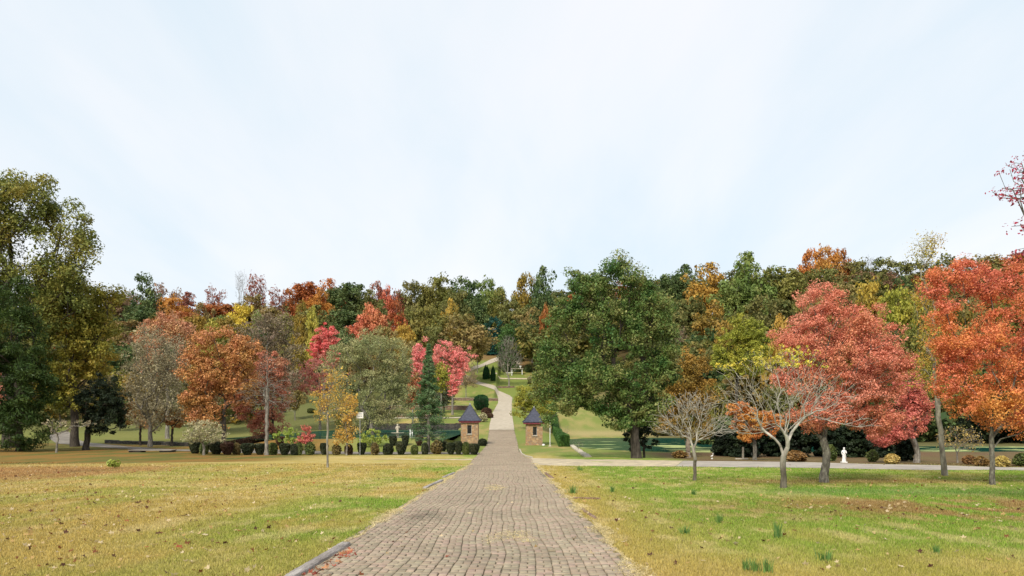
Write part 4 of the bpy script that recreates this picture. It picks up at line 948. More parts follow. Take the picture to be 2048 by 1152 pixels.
# ================================================================== SMALL TREES AND SHRUBS CLIPPED TO SHAPE
def shell_leaves(rs, prof, n, size, nl=1.0, thick=.10, lump=.05):
    """leaves on the surface of a unit lathe shape, prof = radius at height fraction"""
    t = rs.uniform(0, 1, n * 2); r = np.interp(t, prof[0], prof[1]); keep = rs.uniform(0, 1, n * 2) < (r + .12) / (max(prof[1]) + .12); t = t[keep][:n]; r = r[keep][:n]; m = len(t)
    a = rs.uniform(0, 2 * math.pi, m); lm = 1 + lump * (fbm(a * 2.2, t * 6, 5, 2) - .5) * 4 - thick * rs.uniform(0, 1, m) ** 1.5
    c = np.stack([np.cos(a) * r * lm, np.sin(a) * r * lm, t], -1)
    # the cap
    k = rs.uniform(0, 1, m) < .22; rr = np.sqrt(rs.uniform(0, 1, m)) * prof[1][-1]; topz = 1 - .06 * (rr / max(prof[1])) ** 2 + rs.normal(0, .012, m)
    c[k] = np.stack([np.cos(a) * rr, np.sin(a) * rr, topz], -1)[k]
    return leaves_at(rs, c, np.full(m, .014), size, .5, .7)
def shrub_proto(kind, seed):
    rs = RS(seed)
    if kind == 'vase': prof = ([0, .12, .45, .8, .95, 1], [.22, .28, .44, .5, .46, .38]); n, sz = 4200, .075
    elif kind == 'ball': prof = ([0, .15, .5, .85, 1], [.34, .44, .5, .42, .22]); n, sz = 4200, .075
    elif kind == 'cone': prof = ([0, .08, .35, .7, .92, 1], [.36, .47, .5, .36, .13, .02]); n, sz = 6500, .05
    elif kind == 'egg': prof = ([0, .1, .35, .7, .92, 1], [.28, .40, .5, .5, .38, .22]); n, sz = 7500, .045
    elif kind == 'loose': prof = ([0, .2, .5, .8, 1], [.25, .42, .5, .40, .16]); n, sz = 1900, .12
    V, Fc = shell_leaves(rs, prof, n, sz, thick=.5 if kind == 'loose' else .12, lump=.16 if kind == 'loose' else .06)
    cm = mesh_np('foliage', V, [Fc], LM('box', 2), smooth=False)
    b = MB()
    for i in range(7):
        a = i * .9 + rs.uniform(0, .4); r = np.interp(.7, *prof) * .6
        b.tube([(math.cos(a) * .05, math.sin(a) * .05, -.04), (math.cos(a) * r * .5, math.sin(a) * r * .5, .35), (math.cos(a) * r, math.sin(a) * r, .8)], [.035, .025, .01], 5)
    b.lathe((0, 0, 0), [(np.interp(z, *prof) * .74, z * .92 + .05) for z in (0, .15, .4, .7, .95)], 10)  # solid dark core added to the stems, standing in for the bush's inner shade
    sm = b.build('stems_dark_core', BARKD); me = sm.data; bpy.data.objects.remove(sm); return cm, me
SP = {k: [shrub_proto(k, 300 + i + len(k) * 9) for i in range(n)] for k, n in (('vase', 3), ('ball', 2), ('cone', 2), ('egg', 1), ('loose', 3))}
_rb = RS(99)
def shrub(px, Y, w, h, kind, pal, label, group=None, name='clipped_bush', cat='bush', sx=1.0, z=None):
    w *= _rb.uniform(.9, 1.15); h *= _rb.uniform(.80, .98); tilt = _rb.normal(0, .05)
    """w, h in photo pixels at distance Y"""
    B = ground(px, Y); s = Y / F; cm, sm = SP[kind][_rb.randint(len(SP[kind]))]
    o = empty(name, B, label, cat, group, (w * s, w * s * sx, h * s), _rb.uniform(0, 6.28)); o.rotation_euler.x = tilt
    obj('stems_dark_core', sm, o); c = obj('foliage', cm, o); c.material_slots[0].link = 'OBJECT'; c.material_slots[0].material = leafmat('s_' + pal, PAL[pal], 1.5, .12)
    return o
GB = 'clipped bushes in the row along the path'
FR = [ # front row, from the grey-tan shrub tree to the left pillar
 (390,24,27,'box','dark clipped bush left of the grey-tan shrub tree'), (408,16,24,'boxgreen','small green clipped bush behind the grey-tan shrub tree'),
 (433,27,28,'box','dark clipped bush touching the maroon clipped one on its left'), (455,24,27,'boxred','large maroon clipped bush, widest of the reddish two'),
 (473,17,25,'boxolive','narrow tan-maroon clipped bush right of the large maroon one'), (495,26,28,'box','dark clipped vase-shaped bush alone left of the tall pale trunk'),
 (520,20,27,'box','dark clipped bush touching the tall pale trunk on its left'), (545,20,26,'boxgreen','green-black clipped bush just right of the tall pale trunk'),
 (569,22,27,'box','dark clipped bush, second to the right of the tall pale trunk'), (589,14,26,'box','slim dark clipped bush beneath the loose yellow-green shrub'),
 (599,14,29,'boxgreen','slim mid-green bush beside the little scarlet tree'), (620,20,27,'boxgreen','unclipped-looking green bush right of the little scarlet tree'),
 (648,18,27,'box','dark bush directly left of the slim young tree stem'), (673,19,25,'boxolive','olive-brown vase-shaped bush between the two young trees'),
 (698,18,25,'boxred','brownish bush just behind the golden-orange young tree stem'), (723,19,27,'box','dark clipped bush at the foot of the white sign pole'),
 (751,19,26,'boxolive','grey twiggy half-bare clipped bush right of the sign pole'), (776,21,26,'box','dark clipped bush in front, left of the pair below the fountain'),
 (802,22,27,'box','dark clipped vase bush in front, right of the pair below the fountain'), (829,17,20,'boxgreen','small low clipped bush between fountain and spruce'),
 (850,13,26,'box','slim dark clipped bush hard against the spruce trunk'), (873,22,29,'boxolive','big tawny-olive clipped bush right of the spruce trunk'),
 (902,19,27,'box','dark clipped bush left end of the close group below the left pillar'), (917,17,27,'box','dark clipped bush inside the close group below the left pillar'),
 (932,17,26,'boxgreen','dark green clipped bush in the close group, under the pillar window'), (948,21,27,'box','dark clipped bush at the drive end of the close group'),
]
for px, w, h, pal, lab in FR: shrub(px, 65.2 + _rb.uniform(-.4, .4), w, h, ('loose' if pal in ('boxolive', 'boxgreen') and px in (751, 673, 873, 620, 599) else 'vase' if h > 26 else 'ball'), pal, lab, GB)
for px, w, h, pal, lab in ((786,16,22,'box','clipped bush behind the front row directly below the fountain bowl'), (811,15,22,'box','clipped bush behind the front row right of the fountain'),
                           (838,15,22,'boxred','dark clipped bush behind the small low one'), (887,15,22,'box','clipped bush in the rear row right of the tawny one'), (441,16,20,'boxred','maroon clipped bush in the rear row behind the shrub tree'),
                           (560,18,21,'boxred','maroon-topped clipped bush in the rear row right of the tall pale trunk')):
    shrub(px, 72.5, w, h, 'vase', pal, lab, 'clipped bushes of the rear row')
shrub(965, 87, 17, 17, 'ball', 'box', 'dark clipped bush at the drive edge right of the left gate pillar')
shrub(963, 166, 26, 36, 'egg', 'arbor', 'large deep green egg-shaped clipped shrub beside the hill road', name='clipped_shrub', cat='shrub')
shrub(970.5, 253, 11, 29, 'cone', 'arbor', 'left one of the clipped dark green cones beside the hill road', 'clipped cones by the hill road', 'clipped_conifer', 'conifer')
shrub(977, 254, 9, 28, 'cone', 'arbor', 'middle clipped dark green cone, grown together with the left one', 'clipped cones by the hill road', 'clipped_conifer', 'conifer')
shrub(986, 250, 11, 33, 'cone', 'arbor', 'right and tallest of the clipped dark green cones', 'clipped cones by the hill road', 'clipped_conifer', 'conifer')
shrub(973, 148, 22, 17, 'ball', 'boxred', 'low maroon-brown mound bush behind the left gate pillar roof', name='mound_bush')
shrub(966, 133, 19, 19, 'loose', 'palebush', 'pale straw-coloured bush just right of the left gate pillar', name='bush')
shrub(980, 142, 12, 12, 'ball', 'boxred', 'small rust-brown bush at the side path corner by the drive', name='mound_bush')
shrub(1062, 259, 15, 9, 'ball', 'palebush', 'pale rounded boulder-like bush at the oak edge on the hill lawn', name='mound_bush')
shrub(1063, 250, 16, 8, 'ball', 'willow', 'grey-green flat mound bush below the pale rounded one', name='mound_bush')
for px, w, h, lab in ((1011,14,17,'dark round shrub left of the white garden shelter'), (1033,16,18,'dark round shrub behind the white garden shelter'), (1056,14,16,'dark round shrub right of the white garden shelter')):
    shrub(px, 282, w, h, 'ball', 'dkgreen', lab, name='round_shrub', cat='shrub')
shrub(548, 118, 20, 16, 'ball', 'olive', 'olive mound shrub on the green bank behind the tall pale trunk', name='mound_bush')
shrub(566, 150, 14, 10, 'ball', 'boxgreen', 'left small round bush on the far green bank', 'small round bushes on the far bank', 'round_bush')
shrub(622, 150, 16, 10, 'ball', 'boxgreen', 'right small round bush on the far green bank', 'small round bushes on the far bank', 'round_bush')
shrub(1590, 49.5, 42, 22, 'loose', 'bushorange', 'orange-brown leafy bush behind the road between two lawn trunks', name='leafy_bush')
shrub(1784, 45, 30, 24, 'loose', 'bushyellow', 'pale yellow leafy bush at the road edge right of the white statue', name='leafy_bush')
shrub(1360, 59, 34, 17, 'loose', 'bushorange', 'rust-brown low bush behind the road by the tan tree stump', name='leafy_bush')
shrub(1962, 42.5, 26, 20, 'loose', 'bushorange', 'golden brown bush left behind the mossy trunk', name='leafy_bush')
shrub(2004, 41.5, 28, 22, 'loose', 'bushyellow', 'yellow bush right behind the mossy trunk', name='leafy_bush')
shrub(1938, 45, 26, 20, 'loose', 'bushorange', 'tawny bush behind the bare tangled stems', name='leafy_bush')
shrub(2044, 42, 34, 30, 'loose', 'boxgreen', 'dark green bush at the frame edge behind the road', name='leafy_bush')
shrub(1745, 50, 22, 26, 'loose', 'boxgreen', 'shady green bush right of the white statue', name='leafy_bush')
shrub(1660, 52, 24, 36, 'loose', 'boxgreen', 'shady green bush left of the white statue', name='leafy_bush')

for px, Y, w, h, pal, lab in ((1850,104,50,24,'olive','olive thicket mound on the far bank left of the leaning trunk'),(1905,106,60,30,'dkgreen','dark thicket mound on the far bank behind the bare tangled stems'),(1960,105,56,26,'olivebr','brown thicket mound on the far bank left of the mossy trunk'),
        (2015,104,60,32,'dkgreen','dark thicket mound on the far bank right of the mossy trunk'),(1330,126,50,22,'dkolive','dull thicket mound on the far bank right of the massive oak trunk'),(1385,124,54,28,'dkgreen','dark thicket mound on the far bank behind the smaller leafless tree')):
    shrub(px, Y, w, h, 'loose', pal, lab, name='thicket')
# evergreen screen right of the pond, crowns down to the ground
for i, (px, top, w, Y, lab) in enumerate(((1452,856,40,64,'dark evergreen of the screen behind the smaller leafless tree'), (1492,845,46,62,'dark evergreen behind the white garden post'),
        (1545,840,50,63,'dark evergreen behind the small orange maple, right side'), (1598,838,52,62,'dark evergreen above the orange-brown leafy bush'), (1652,842,50,61,'dark evergreen behind the thick maple trunk'),
        (1706,846,50,62,'dark evergreen behind the white statue'), (1757,850,46,61,'dark evergreen behind the pale yellow bush'), (1808,862,24,51,'narrow black evergreen left of the crimson maple trunk'))):
    tree('evergreen_tree', lab, 'evergreen', px, Y, [(px, (top + 925) / 2 - 6, w * .62, (925 - top) * .46), (px - 6, top + 22, w * .5, 22), (px + 8, top + 30, w * .5, 26), (px, 905, w * .6, 16)], 21000, .18, 'blackgreen', 170, .3, .14, BARKD, (px, 880),
         'dark evergreens behind the road', lo=.3)
tree('small_tree', 'tan twisted short tree stump-like trunk with few leaves at the pond end', 'tree', 1377, 61, [(1372,862,16,14),(1388,870,12,10)], 900, .12, 'ochregreen', 60, .3, .20, BARKT, (1376, 872), tip=.02)

# conifers with tiers
def spruce(px, Y, top, w, skirt, label, pal, seed, nl, size, bark=BARK, r=.14, bare=.12):
    rs = RS(seed); B = ground(px, Y); s = Y / F; h = ZP(top, Y) - B[2]; W = w * s / 2; o = empty('spruce_tree', B, label, 'spruce'); b = MB(); C_ = []; S_ = []
    b.tube([(0, 0, -.1), (rs.normal(0, .03), 0, h * .3), (0, rs.normal(0, .04), h * .7), (0, 0, h)], [r * 1.2, r * .9, r * .5, .01], 9)
    z = h * bare
    while z < h * .985:
        t = (z / h); rad = W * np.interp(t, [0, bare, .22, .34, .5, .75, 1], [.8, 1.0, 1.2, 1.08, .74, .38, .04]); dens = np.interp(t, [0, .22, .36, .45, 1], [.16, .28, .75, 1, 1]) if skirt else 1
        for k in range(7):
            a = rs.uniform(0, 6.28); L = rad * rs.uniform(.72, 1.12); e = np.array([math.cos(a) * L, math.sin(a) * L, z - L * np.interp(t, [0, .5, 1], [.22, .10, -.35]) + L * .1])
            m_ = np.array([e[0] * .5, e[1] * .5, z + L * .03]); b.tube([(0, 0, z), m_, e], [r * .22 * (1 - t * .7), r * .14 * (1 - t * .7), .006], 4)
            q = max(3, int(10 * L / W * dens)); tt = rs.uniform(.25, 1.03, q)[:, None]; C_.append((1 - tt) ** 2 * np.array([0, 0, z]) + 2 * tt * (1 - tt) * m_ + tt * tt * e); S_.append(np.full(q, .05 + .05 * L) * (1 if dens > .5 else .8))
        z += h * .021
    C_ = np.concatenate(C_); S_ = np.concatenate(S_); q = rs.randint(0, len(C_), nl)
    b.build('trunk', bark, o, smooth=True); V, Fc = leaves_at(rs, C_[q], S_[q] * 1.25, size, .1, .35, 1.3, .8); obj('crown', mesh_np('crown', V, [Fc], LM(pal, .6), smooth=False), o); return o
spruce(857, 68, 686, 68, True, 'tall dense-topped spruce with thin lower boughs at the end of the clipped row', 'pine', 5, 19000, .125)
spruce(888, 158, 697, 42, False, 'smaller dull grey-green spruce behind the tall one', 'dullpine', 6, 9000, .3, r=.2)

# long clipped hedges
def hedge(name, label, P0, P1, wd, ht, pal, n, size, seed):
    rs = RS(seed); P0 = np.array(P0, float); P1 = np.array(P1, float); L = np.linalg.norm(P1 - P0); d = (P1 - P0) / L; nrm = np.array([-d[1], d[0]])
    t = rs.uniform(0, 1, n); side = rs.choice(4, n, p=[.3, .3, .34, .06]); u = np.where(side == 0, -1, np.where(side == 1, 1, rs.uniform(-1, 1, n))); v = np.where(side == 2, 1.0, rs.uniform(0, 1, n))
    t = np.where(side == 3, np.where(rs.uniform(0, 1, n) < .5, 0, 1), t); u = u * (1 - .10 * rs.uniform(0, 1, n)) * (1 - .12 * (v > .9)); lum = .10 * (fbm(t * L * .8, v * 2 + u, 7, 2) - .5)
    p = P0 + (P1 - P0) * t[:, None] + nrm * (u * wd / 2 * (1 + lum))[:, None]; z = H(p[:, 0], p[:, 1]); V, Fc = leaves_at(rs, np.stack([p[:, 0], p[:, 1], z + v * ht * (1 + lum * .6)], -1), np.full(n, .03), size, .5, .7)
    o = empty(name, (P0[0], P0[1], float(H(*P0))), label, 'hedge'); o0 = np.array(o.location); obj('foliage', mesh_np('foliage', V - o0, [Fc], LM(pal, .8, .12), smooth=False), o)
    b = MB(); k = int(L / 2)
    for i in range(k + 1): c = P0 + (P1 - P0) * (i + .5) / (k + 1); zc = float(H(*c)); b.box((c[0] - o0[0], c[1] - o0[1], zc + ht * .44 - o0[2]), (wd * .7, L / (k + 1) * .98, ht * .84), math.atan2(-d[0], d[1]), bev=.15)  # solid dark boxes stand in for the shaded inside of the hedge
    b.build('stems_dark_core', BARKD, o); return o
hedge('hedge', 'long clipped green hedge running uphill from the white pole along the pond', (5.95, 84), (8.2, 150), 1.15, 1.3, 'hedge', 60000, .10, 1)
hedge('hedge', 'low maroon hedge behind the clipped row left of the tall pale trunk', (-29.5, 74), (-23.6, 79), .9, .75, 'boxred', 9000, .09, 2)

# ================================================================== MASONRY
def stonemat(name, cols, sc, mortar, bump=.6, stretch=(1, 1, 1)):
    m, nt, out = newmat(name); tc = N(nt, 'ShaderNodeTexCoord'); v = vscale(nt, tc.outputs['Object'], stretch)
    vo = N(nt, 'ShaderNodeTexVoronoi'); vo.inputs['Scale'].default_value = sc; nt.links.new(v, vo.inputs['Vector'])
    ve = N(nt, 'ShaderNodeTexVoronoi', feature='DISTANCE_TO_EDGE'); ve.inputs['Scale'].default_value = sc; nt.links.new(v, ve.inputs['Vector'])
    sr = N(nt, 'ShaderNodeSeparateColor'); nt.links.new(vo.outputs['Color'], sr.inputs[0]); col = ramp(nt, sr.outputs[0], cols)
    nz = noise(nt, 18, 4, .7, tc.outputs['Object']); sc_ = N(nt, 'ShaderNodeVectorMath', operation='SCALE'); nt.links.new(col, sc_.inputs[0]); nt.links.new(math_(nt, 'ADD', nz, .5), sc_.inputs['Scale'])
    e = ramp(nt, ve.outputs['Distance'], [(0, 0, 0), (1, 1, 1)], [.02, .07]); mx = N(nt, 'ShaderNodeMix', data_type='RGBA'); nt.links.new(e, mx.inputs[0]); mx.inputs[6].default_value = (*mortar, 1); nt.links.new(sc_.outputs[0], mx.inputs[7])
    p = N(nt, 'ShaderNodeBsdfPrincipled'); p.inputs['Roughness'].default_value = .9; nt.links.new(mx.outputs[2], p.inputs['Base Color'])
    b = N(nt, 'ShaderNodeBump'); b.inputs['Strength'].default_value = bump; b.inputs['Distance'].default_value = .05; nt.links.new(math_(nt, 'ADD', math_(nt, 'MULTIPLY', e, .7), math_(nt, 'MULTIPLY', nz, .5)), b.inputs['Height']); nt.links.new(b.outputs[0], p.inputs['Normal'])
    nt.links.new(p.outputs[0], out.inputs[0]); return m
STONE = stonemat('rubble_stone', [(.30, .15, .06), (.42, .25, .11), (.24, .16, .10), (.50, .34, .18), (.36, .18, .08), (.28, .22, .15)], 4.2, (.34, .26, .17), stretch=(1, 1, 1.5))
STONED = stonemat('dark_stone', [(.025, .022, .02), (.055, .048, .04), (.10, .085, .065)], 2.2, (.03, .028, .025), stretch=(1, 1, 2.2))
STONEB = stonemat('terrace_stone', [(.16, .08, .05), (.24, .14, .09), (.13, .10, .08), (.30, .21, .14)], 2.6, (.10, .08, .06), stretch=(1, 1, 2.2))
CAP = surf('stone_cap', [(.34, .30, .23), (.45, .40, .31), (.54, .48, .38)], 3, bump=.2)
m, nt, out = newmat('slate'); tc = N(nt, 'ShaderNodeTexCoord'); br = N(nt, 'ShaderNodeTexBrick'); br.inputs['Scale'].default_value = 1; br.inputs['Brick Width'].default_value = .22; br.inputs['Row Height'].default_value = .13; br.inputs['Mortar Size'].default_value = .008
br.inputs['Color1'].default_value = (.028, .032, .055, 1); br.inputs['Color2'].default_value = (.055, .06, .095, 1); br.inputs['Mortar'].default_value = (.035, .037, .05, 1)
sp = N(nt, 'ShaderNodeSeparateXYZ'); nt.links.new(tc.outputs['Object'], sp.inputs[0]); cb = N(nt, 'ShaderNodeCombineXYZ'); nt.links.new(math_(nt, 'ADD', sp.outputs[0], sp.outputs[1]), cb.inputs[0]); nt.links.new(sp.outputs[2], cb.inputs[1]); nt.links.new(cb.outputs[0], br.inputs[0])
p = N(nt, 'ShaderNodeBsdfPrincipled'); p.inputs['Roughness'].default_value = .6; nt.links.new(br.outputs[0], p.inputs['Base Color']); b = N(nt, 'ShaderNodeBump'); b.inputs['Strength'].default_value = .5; b.inputs['Distance'].default_value = .02; nt.links.new(br.outputs[1], b.inputs['Height']); b.invert = True; nt.links.new(b.outputs[0], p.inputs['Normal']); nt.links.new(p.outputs[0], out.inputs[0]); SLATE = m
MAROON = surf('maroon_paint', [(.16, .035, .05), (.22, .05, .065), (.26, .07, .08)], 5, rough=.6, bump=.1)
DARKG = surf('dark_glass', [(.012, .013, .014), (.02, .022, .022)], 2, rough=.15, bump=0, pos=[.4, .6], spec=.5)
WHITE = surf('white_paint', [(.68, .68, .64), (.80, .79, .75)], 3, rough=.5, bump=.05, pos=[.35, .65])
MARBLE = surf('white_marble', [(.66, .65, .62), (.82, .81, .78)], 5, rough=.6, bump=.15, pos=[.3, .7])
METAL = surf('grey_metal', [(.28, .29, .28), (.42, .43, .42)], 6, rough=.45, bump=0, pos=[.4, .6])
WOODT = surf('weathered_timber', [(.14, .12, .105), (.30, .265, .24), (.48, .44, .40)], 4, rough=.95, bump=.9, stretch=(3, .35, 3))
WOODR = surf('reddish_timber', [(.12, .07, .05), (.22, .14, .10), (.32, .22, .17)], 4, rough=.95, bump=.8, stretch=(3, .35, 3))

def pillar(px, Y, wpx, roofpx, eave, apex, wy0, wy1, wx0, wx1, label):
    s = Y / F; B = ground(px, Y); a = wpx * s / 2; he = ZP(eave, Y) - B[2]; ha = ZP(apex, Y) - B[2]; ra = roofpx * s / 2
    o = empty('gate_pillar', B, label, 'gate pillar')
    x0 = (wx0 - px) * s; x1 = (wx1 - px) * s; z0 = ZP(wy1, Y) - B[2]; z1 = ZP(wy0, Y) - B[2]; zb = -.25; V = []; Fq = []
    def quad(*p): k = len(V); V.extend(p); Fq.append([k, k + 1, k + 2, k + 3])
    for sg in (-1, 1):        # faces towards and away from the camera, with the window opening
        y = sg * a; yi = sg * (a - .22)
        for (u0, u1, w0, w1) in ((-a, x0, zb, he), (x1, a, zb, he), (x0, x1, zb, z0), (x0, x1, z1, he)):
            q4 = [(u0, y, w0), (u1, y, w0), (u1, y, w1), (u0, y, w1)]; quad(*(q4 if sg < 0 else q4[::-1]))
        quad((x0, y, z0), (x0, yi, z0), (x0, yi, z1), (x0, y, z1)); quad((x1, yi, z0), (x1, y, z0), (x1, y, z1), (x1, yi, z1)); quad((x0, y, z1), (x0, yi, z1), (x1, yi, z1), (x1, y, z1)); quad((x0, yi, z0), (x0, y, z0), (x1, y, z0), (x1, yi, z0))
        quad((-sg * a, -a, zb), (-sg * a, a, zb), (-sg * a, a, he), (-sg * a, -a, he)) if sg > 0 else quad((a, -a, zb), (a, a, zb), (a, a, he), (a, -a, he))
    quad((-a, -a, he), (a, -a, he), (a, a, he), (-a, a, he))
    b = MB(); b.add(V, Fq); b.build('wall', STONE, o)
    b = MB(); b.box((0, 0, he + .11), (ra * 1.86, ra * 1.86, .22), bev=.02); b.build('fascia', MAROON, o)
    n = 7; V = []; Fq = []; zr = he + .20
    prof = [(ra, zr), (ra, zr + .05), (ra * .80, zr + (ha - zr) * .17), (ra * .42, zr + (ha - zr) * .55), (.05, ha)]
    for r, z in prof: V += [(-r, -r, z), (r, -r, z), (r, r, z), (-r, r, z)]
    Fq.append([3, 2, 1, 0])
    for k in range(len(prof) - 1):
        for i in range(4): Fq.append([k * 4 + i, k * 4 + (i + 1) % 4, k * 4 + 4 + (i + 1) % 4, k * 4 + 4 + i])
    Fq.append([len(V) - 4, len(V) - 3, len(V) - 2, len(V) - 1]); b = MB(); b.add(V, Fq); rf = b.build('roof', SLATE, o)
    b = MB()
    for sx, sy in ((-1, -1), (1, -1), (1, 1), (-1, 1)): b.tube([(sx * r, sy * r, z + .02) for r, z in prof[1:]], .035, 6)
    b.build('hip_ridge', SLATE, rf); b = MB(); b.lathe((0, 0, ha - .05), [(.07, 0), (.10, .06), (.05, .12), (.07, .17), (.02, .26)], 10); b.build('finial', METAL, rf)
    wn = empty_part('window', o)
    b = MB(); fr = .05; yc = -(a - .17)
    for (cx_, cz, w_, h_) in ((x0 + fr / 2, (z0 + z1) / 2, fr, z1 - z0), (x1 - fr / 2, (z0 + z1) / 2, fr, z1 - z0), ((x0 + x1) / 2, z0 + fr / 2, x1 - x0 - 2 * fr, fr), ((x0 + x1) / 2, z1 - fr / 2, x1 - x0 - 2 * fr, fr)): b.box((cx_, yc, cz), (w_, .06, h_), bev=.004)
    b.build('frame', WHITE if False else METAL, wn)
    b = MB(); b.box(((x0 + x1) / 2, yc + .02, (z0 + z1) / 2), (x1 - x0 - 2 * fr, .02, z1 - z0 - 2 * fr), bev=.001); b.build('pane', DARKG, wn)
    b = MB(); b.box(((x0 + x1) / 2, -a - .02, z0 - .05), (x1 - x0 + .16, .14, .09), bev=.01); b.build('sill', CAP, wn)
    b = MB(); b.box((0, 0, -.02), (a * 2 + .10, a * 2 + .10, .16), bev=.02); b.build('plinth', STONE, o); return o
def empty_part(name, parent):
    o = bpy.data.objects.new(name, None); COL.objects.link(o); o.parent = parent; return o
pillar(940, 90, 34, 45, 845, 809, 850, 867.5, 935.4, 944.2, 'stone gate pillar with slate pyramid roof left of the drive, clipped bushes at its foot')
pillar(1068, 90, 33, 46, 848, 816, 853, 870.5, 1065.2, 1073.6, 'stone gate pillar with slate pyramid roof right of the drive, standing free on grass')

def drywall(name, label, pts, th, z0, z1, mat, cap=None, seed=0, cat='wall', jag=.06):
    """stone wall along ground points; z0,z1 absolute or None,height"""
    rs = RS(seed); o = empty(name, (pts[0][0], pts[0][1], float(H(*pts[0]))), label, cat); o0 = np.array(o.location); b = MB(); c = MB()
    P = np.array(pts, float)
    for i in range(len(P) - 1):
        d = P[i + 1] - P[i]; L = np.linalg.norm(d); n = max(1, int(L / 1.1)); rz = math.atan2(d[1], d[0])
        for k in range(n):
            q_ = P[i] + d * (k + .5) / n; g_ = float(H(*q_)); lo = (g_ - .35) if z0 is None else z0; hi_ = (g_ + z1 if z0 is None else z1) + rs.uniform(-jag, jag)
            b.box((q_[0] - o0[0], q_[1] - o0[1], (lo + hi_) / 2 - o0[2]), (L / n - .004, th * rs.uniform(.92, 1), hi_ - lo), rz, bev=.05)
            if cap: c.box((q_[0] - o0[0], q_[1] - o0[1], hi_ + .042 - o0[2]), (L / n - .008, th * 1.12, .08), rz, bev=.02)
    b.build('stonework', mat, o)
    if cap: c.build('cap', cap, o)
    return o
drywall('stone_wall', 'dark weathered stone wall along the far side of the left pond', [q(690, 129.6), q(800, 129.9), q(925, 129.6)], .7, -1.6, .26, STONED, STONEB, 1)
drywall('stone_wall', 'thin low stone wall with pale cap between pond wall and terrace wall', [q(795, 146.3), q(862, 146)], .5, .6, 1.85, STONEB, CAP, 2)
drywall('stone_wall', 'reddish terrace wall across the lawn behind the tall spruce', [q(778, 165.6), q(860, 165.6), q(938, 166)], .6, 1.6, 3.9, STONEB, CAP, 3)
drywall('stone_wall', 'uppermost terrace wall left of the hill road, ending at its bend', [q(903, 201), q(950, 201), q(996, 201.5)], .6, 4.2, 6.45, STONEB, CAP, 4)
drywall('stone_wall', 'low brown retaining wall on the hill lawn below the fan-shaped bare tree', [q(993, 240.6), q(1029, 241.5)], .5, None, .55, STONEB, None, 5)
drywall('stone_wall', 'low blackish stone wall on the slope behind the dark conifer', [q(212, 96), q(300, 92), q(400, 84)], .5, None, .42, STONED, None, 6)
drywall('stone_kerb', 'crumbling stone kerb stepping down from the hedge end to the road', [(6.25, 60.5), (6.6, 74), (7.1, 92)], .55, None, .16, CAP, None, 7, 'kerb', .05)
drywall('stone_kerb', 'narrow pale kerb curving along the drive before the right pillar', [(1.6, 57.9), (1.15, 61), (.86, 66), (.80, 76)], .12, None, .12, CAP, None, 8, 'kerb', .01)
# culvert
o = empty('culvert', ground(305, 68.5), 'low concrete culvert over the ditch at the far left end of the path', 'culvert')
b = MB(); b.box((0, 0, .19), (3.9, 1.3, .09), .08, bev=.02); b.build('slab', OLDROAD, o)
for sx in (-1.35, 1.35): b = MB(); b.box((sx, sx * .08, -.09), (1.1, 1.1, .44), .08, bev=.02); b.build('abutment', STONED, o)
# white pole right of the pillar
o = empty('pole', ground(1100, 86), 'thin white pole on the grass between right pillar and hedge', 'pole')
b = MB(); b.tube([(0, 0, 0), (0, 0, 3.35)], [.045, .04], 10); b.build('shaft', WHITE, o); b = MB(); b.lathe((0, 0, -.05), [(.22, 0), (.22, .10), (.10, .14), (.06, .22)], 14); b.build('foot', CAP, o)
b = MB(); b.lathe((0, 0, -.05), [(.14, 0), (.2, .08), (.17, .2), (.08, .26)], 9, .08, 3); tag(b.build('boulder', MARBLE, None, ground(1087, 88)), 'small whitish stone at the foot of the right gate pillar', 'stone')
# sign
o = empty('sign', ground(720, 64.8), 'white sign board with two dark text lines on a tall thin metal pole', 'sign')
b = MB(); b.tube([(0, 0, -.1), (0, 0, 3.6)], .03, 8); b.build('pole', METAL, o)
b = MB(); b.box((0, -.045, 3.48), (.60, .03, .52), bev=.004); bd = b.build('board', WHITE, o)
TXT = surf('grey_blue_ink', [(.10, .13, .20), (.16, .20, .28)], 9, bump=0, pos=[.4, .6]); b = MB()
for row, (z_, marks) in enumerate(((3.60, (-.2, -.12, -.03, .06, .13, .21)), (3.40, (-.17, -.10, 0, .09, .16)))):
    for k, xx in enumerate(marks): b.box((xx, -.064, z_ + .01 * (k % 2)), (.055, .006, .075 - .02 * (k % 2)), bev=.001)
b.build('lettering', TXT, bd)
# fountain
o = empty('fountain', (PX(795, 84), 84, -.95), 'tiered stone fountain with small cherub-like figure standing in the left pond', 'fountain')
b = MB(); b.lathe((0, 0, 0), [(.42, 0), (.40, .12), (.2, .2), (.16, .42), (.22, .5)], 20); b.build('pedestal', CAP, o)
b = MB(); b.lathe((0, 0, .48), [(.2, 0), (.5, .06), (.72, .15), (.75, .19), (.70, .19), (.45, .12), (.1, .1)], 28); b.build('bowl', CAP, o)
b = MB(); b.lathe((0, 0, .58), [(.16, 0), (.14, .12), (.10, .16), (.12, .3), (.15, .42), (.13, .55), (.17, .7), (.15, .8), (.06, .86)], 16, sy=.75).lathe((0, 0, 1.42), [(.02, 0), (.08, .05), (.1, .12), (.08, .2), (.02, .24)], 14)
b.tube([(.14, 0, 1.32), (.26, -.05, 1.2), (.2, -.14, 1.42)], [.045, .035, .03], 7).tube([(-.14, 0, 1.32), (-.25, 0, 1.14), (-.14, -.12, 1.05)], [.045, .035, .03], 7); b.build('figure', CAP, o, smooth=True)
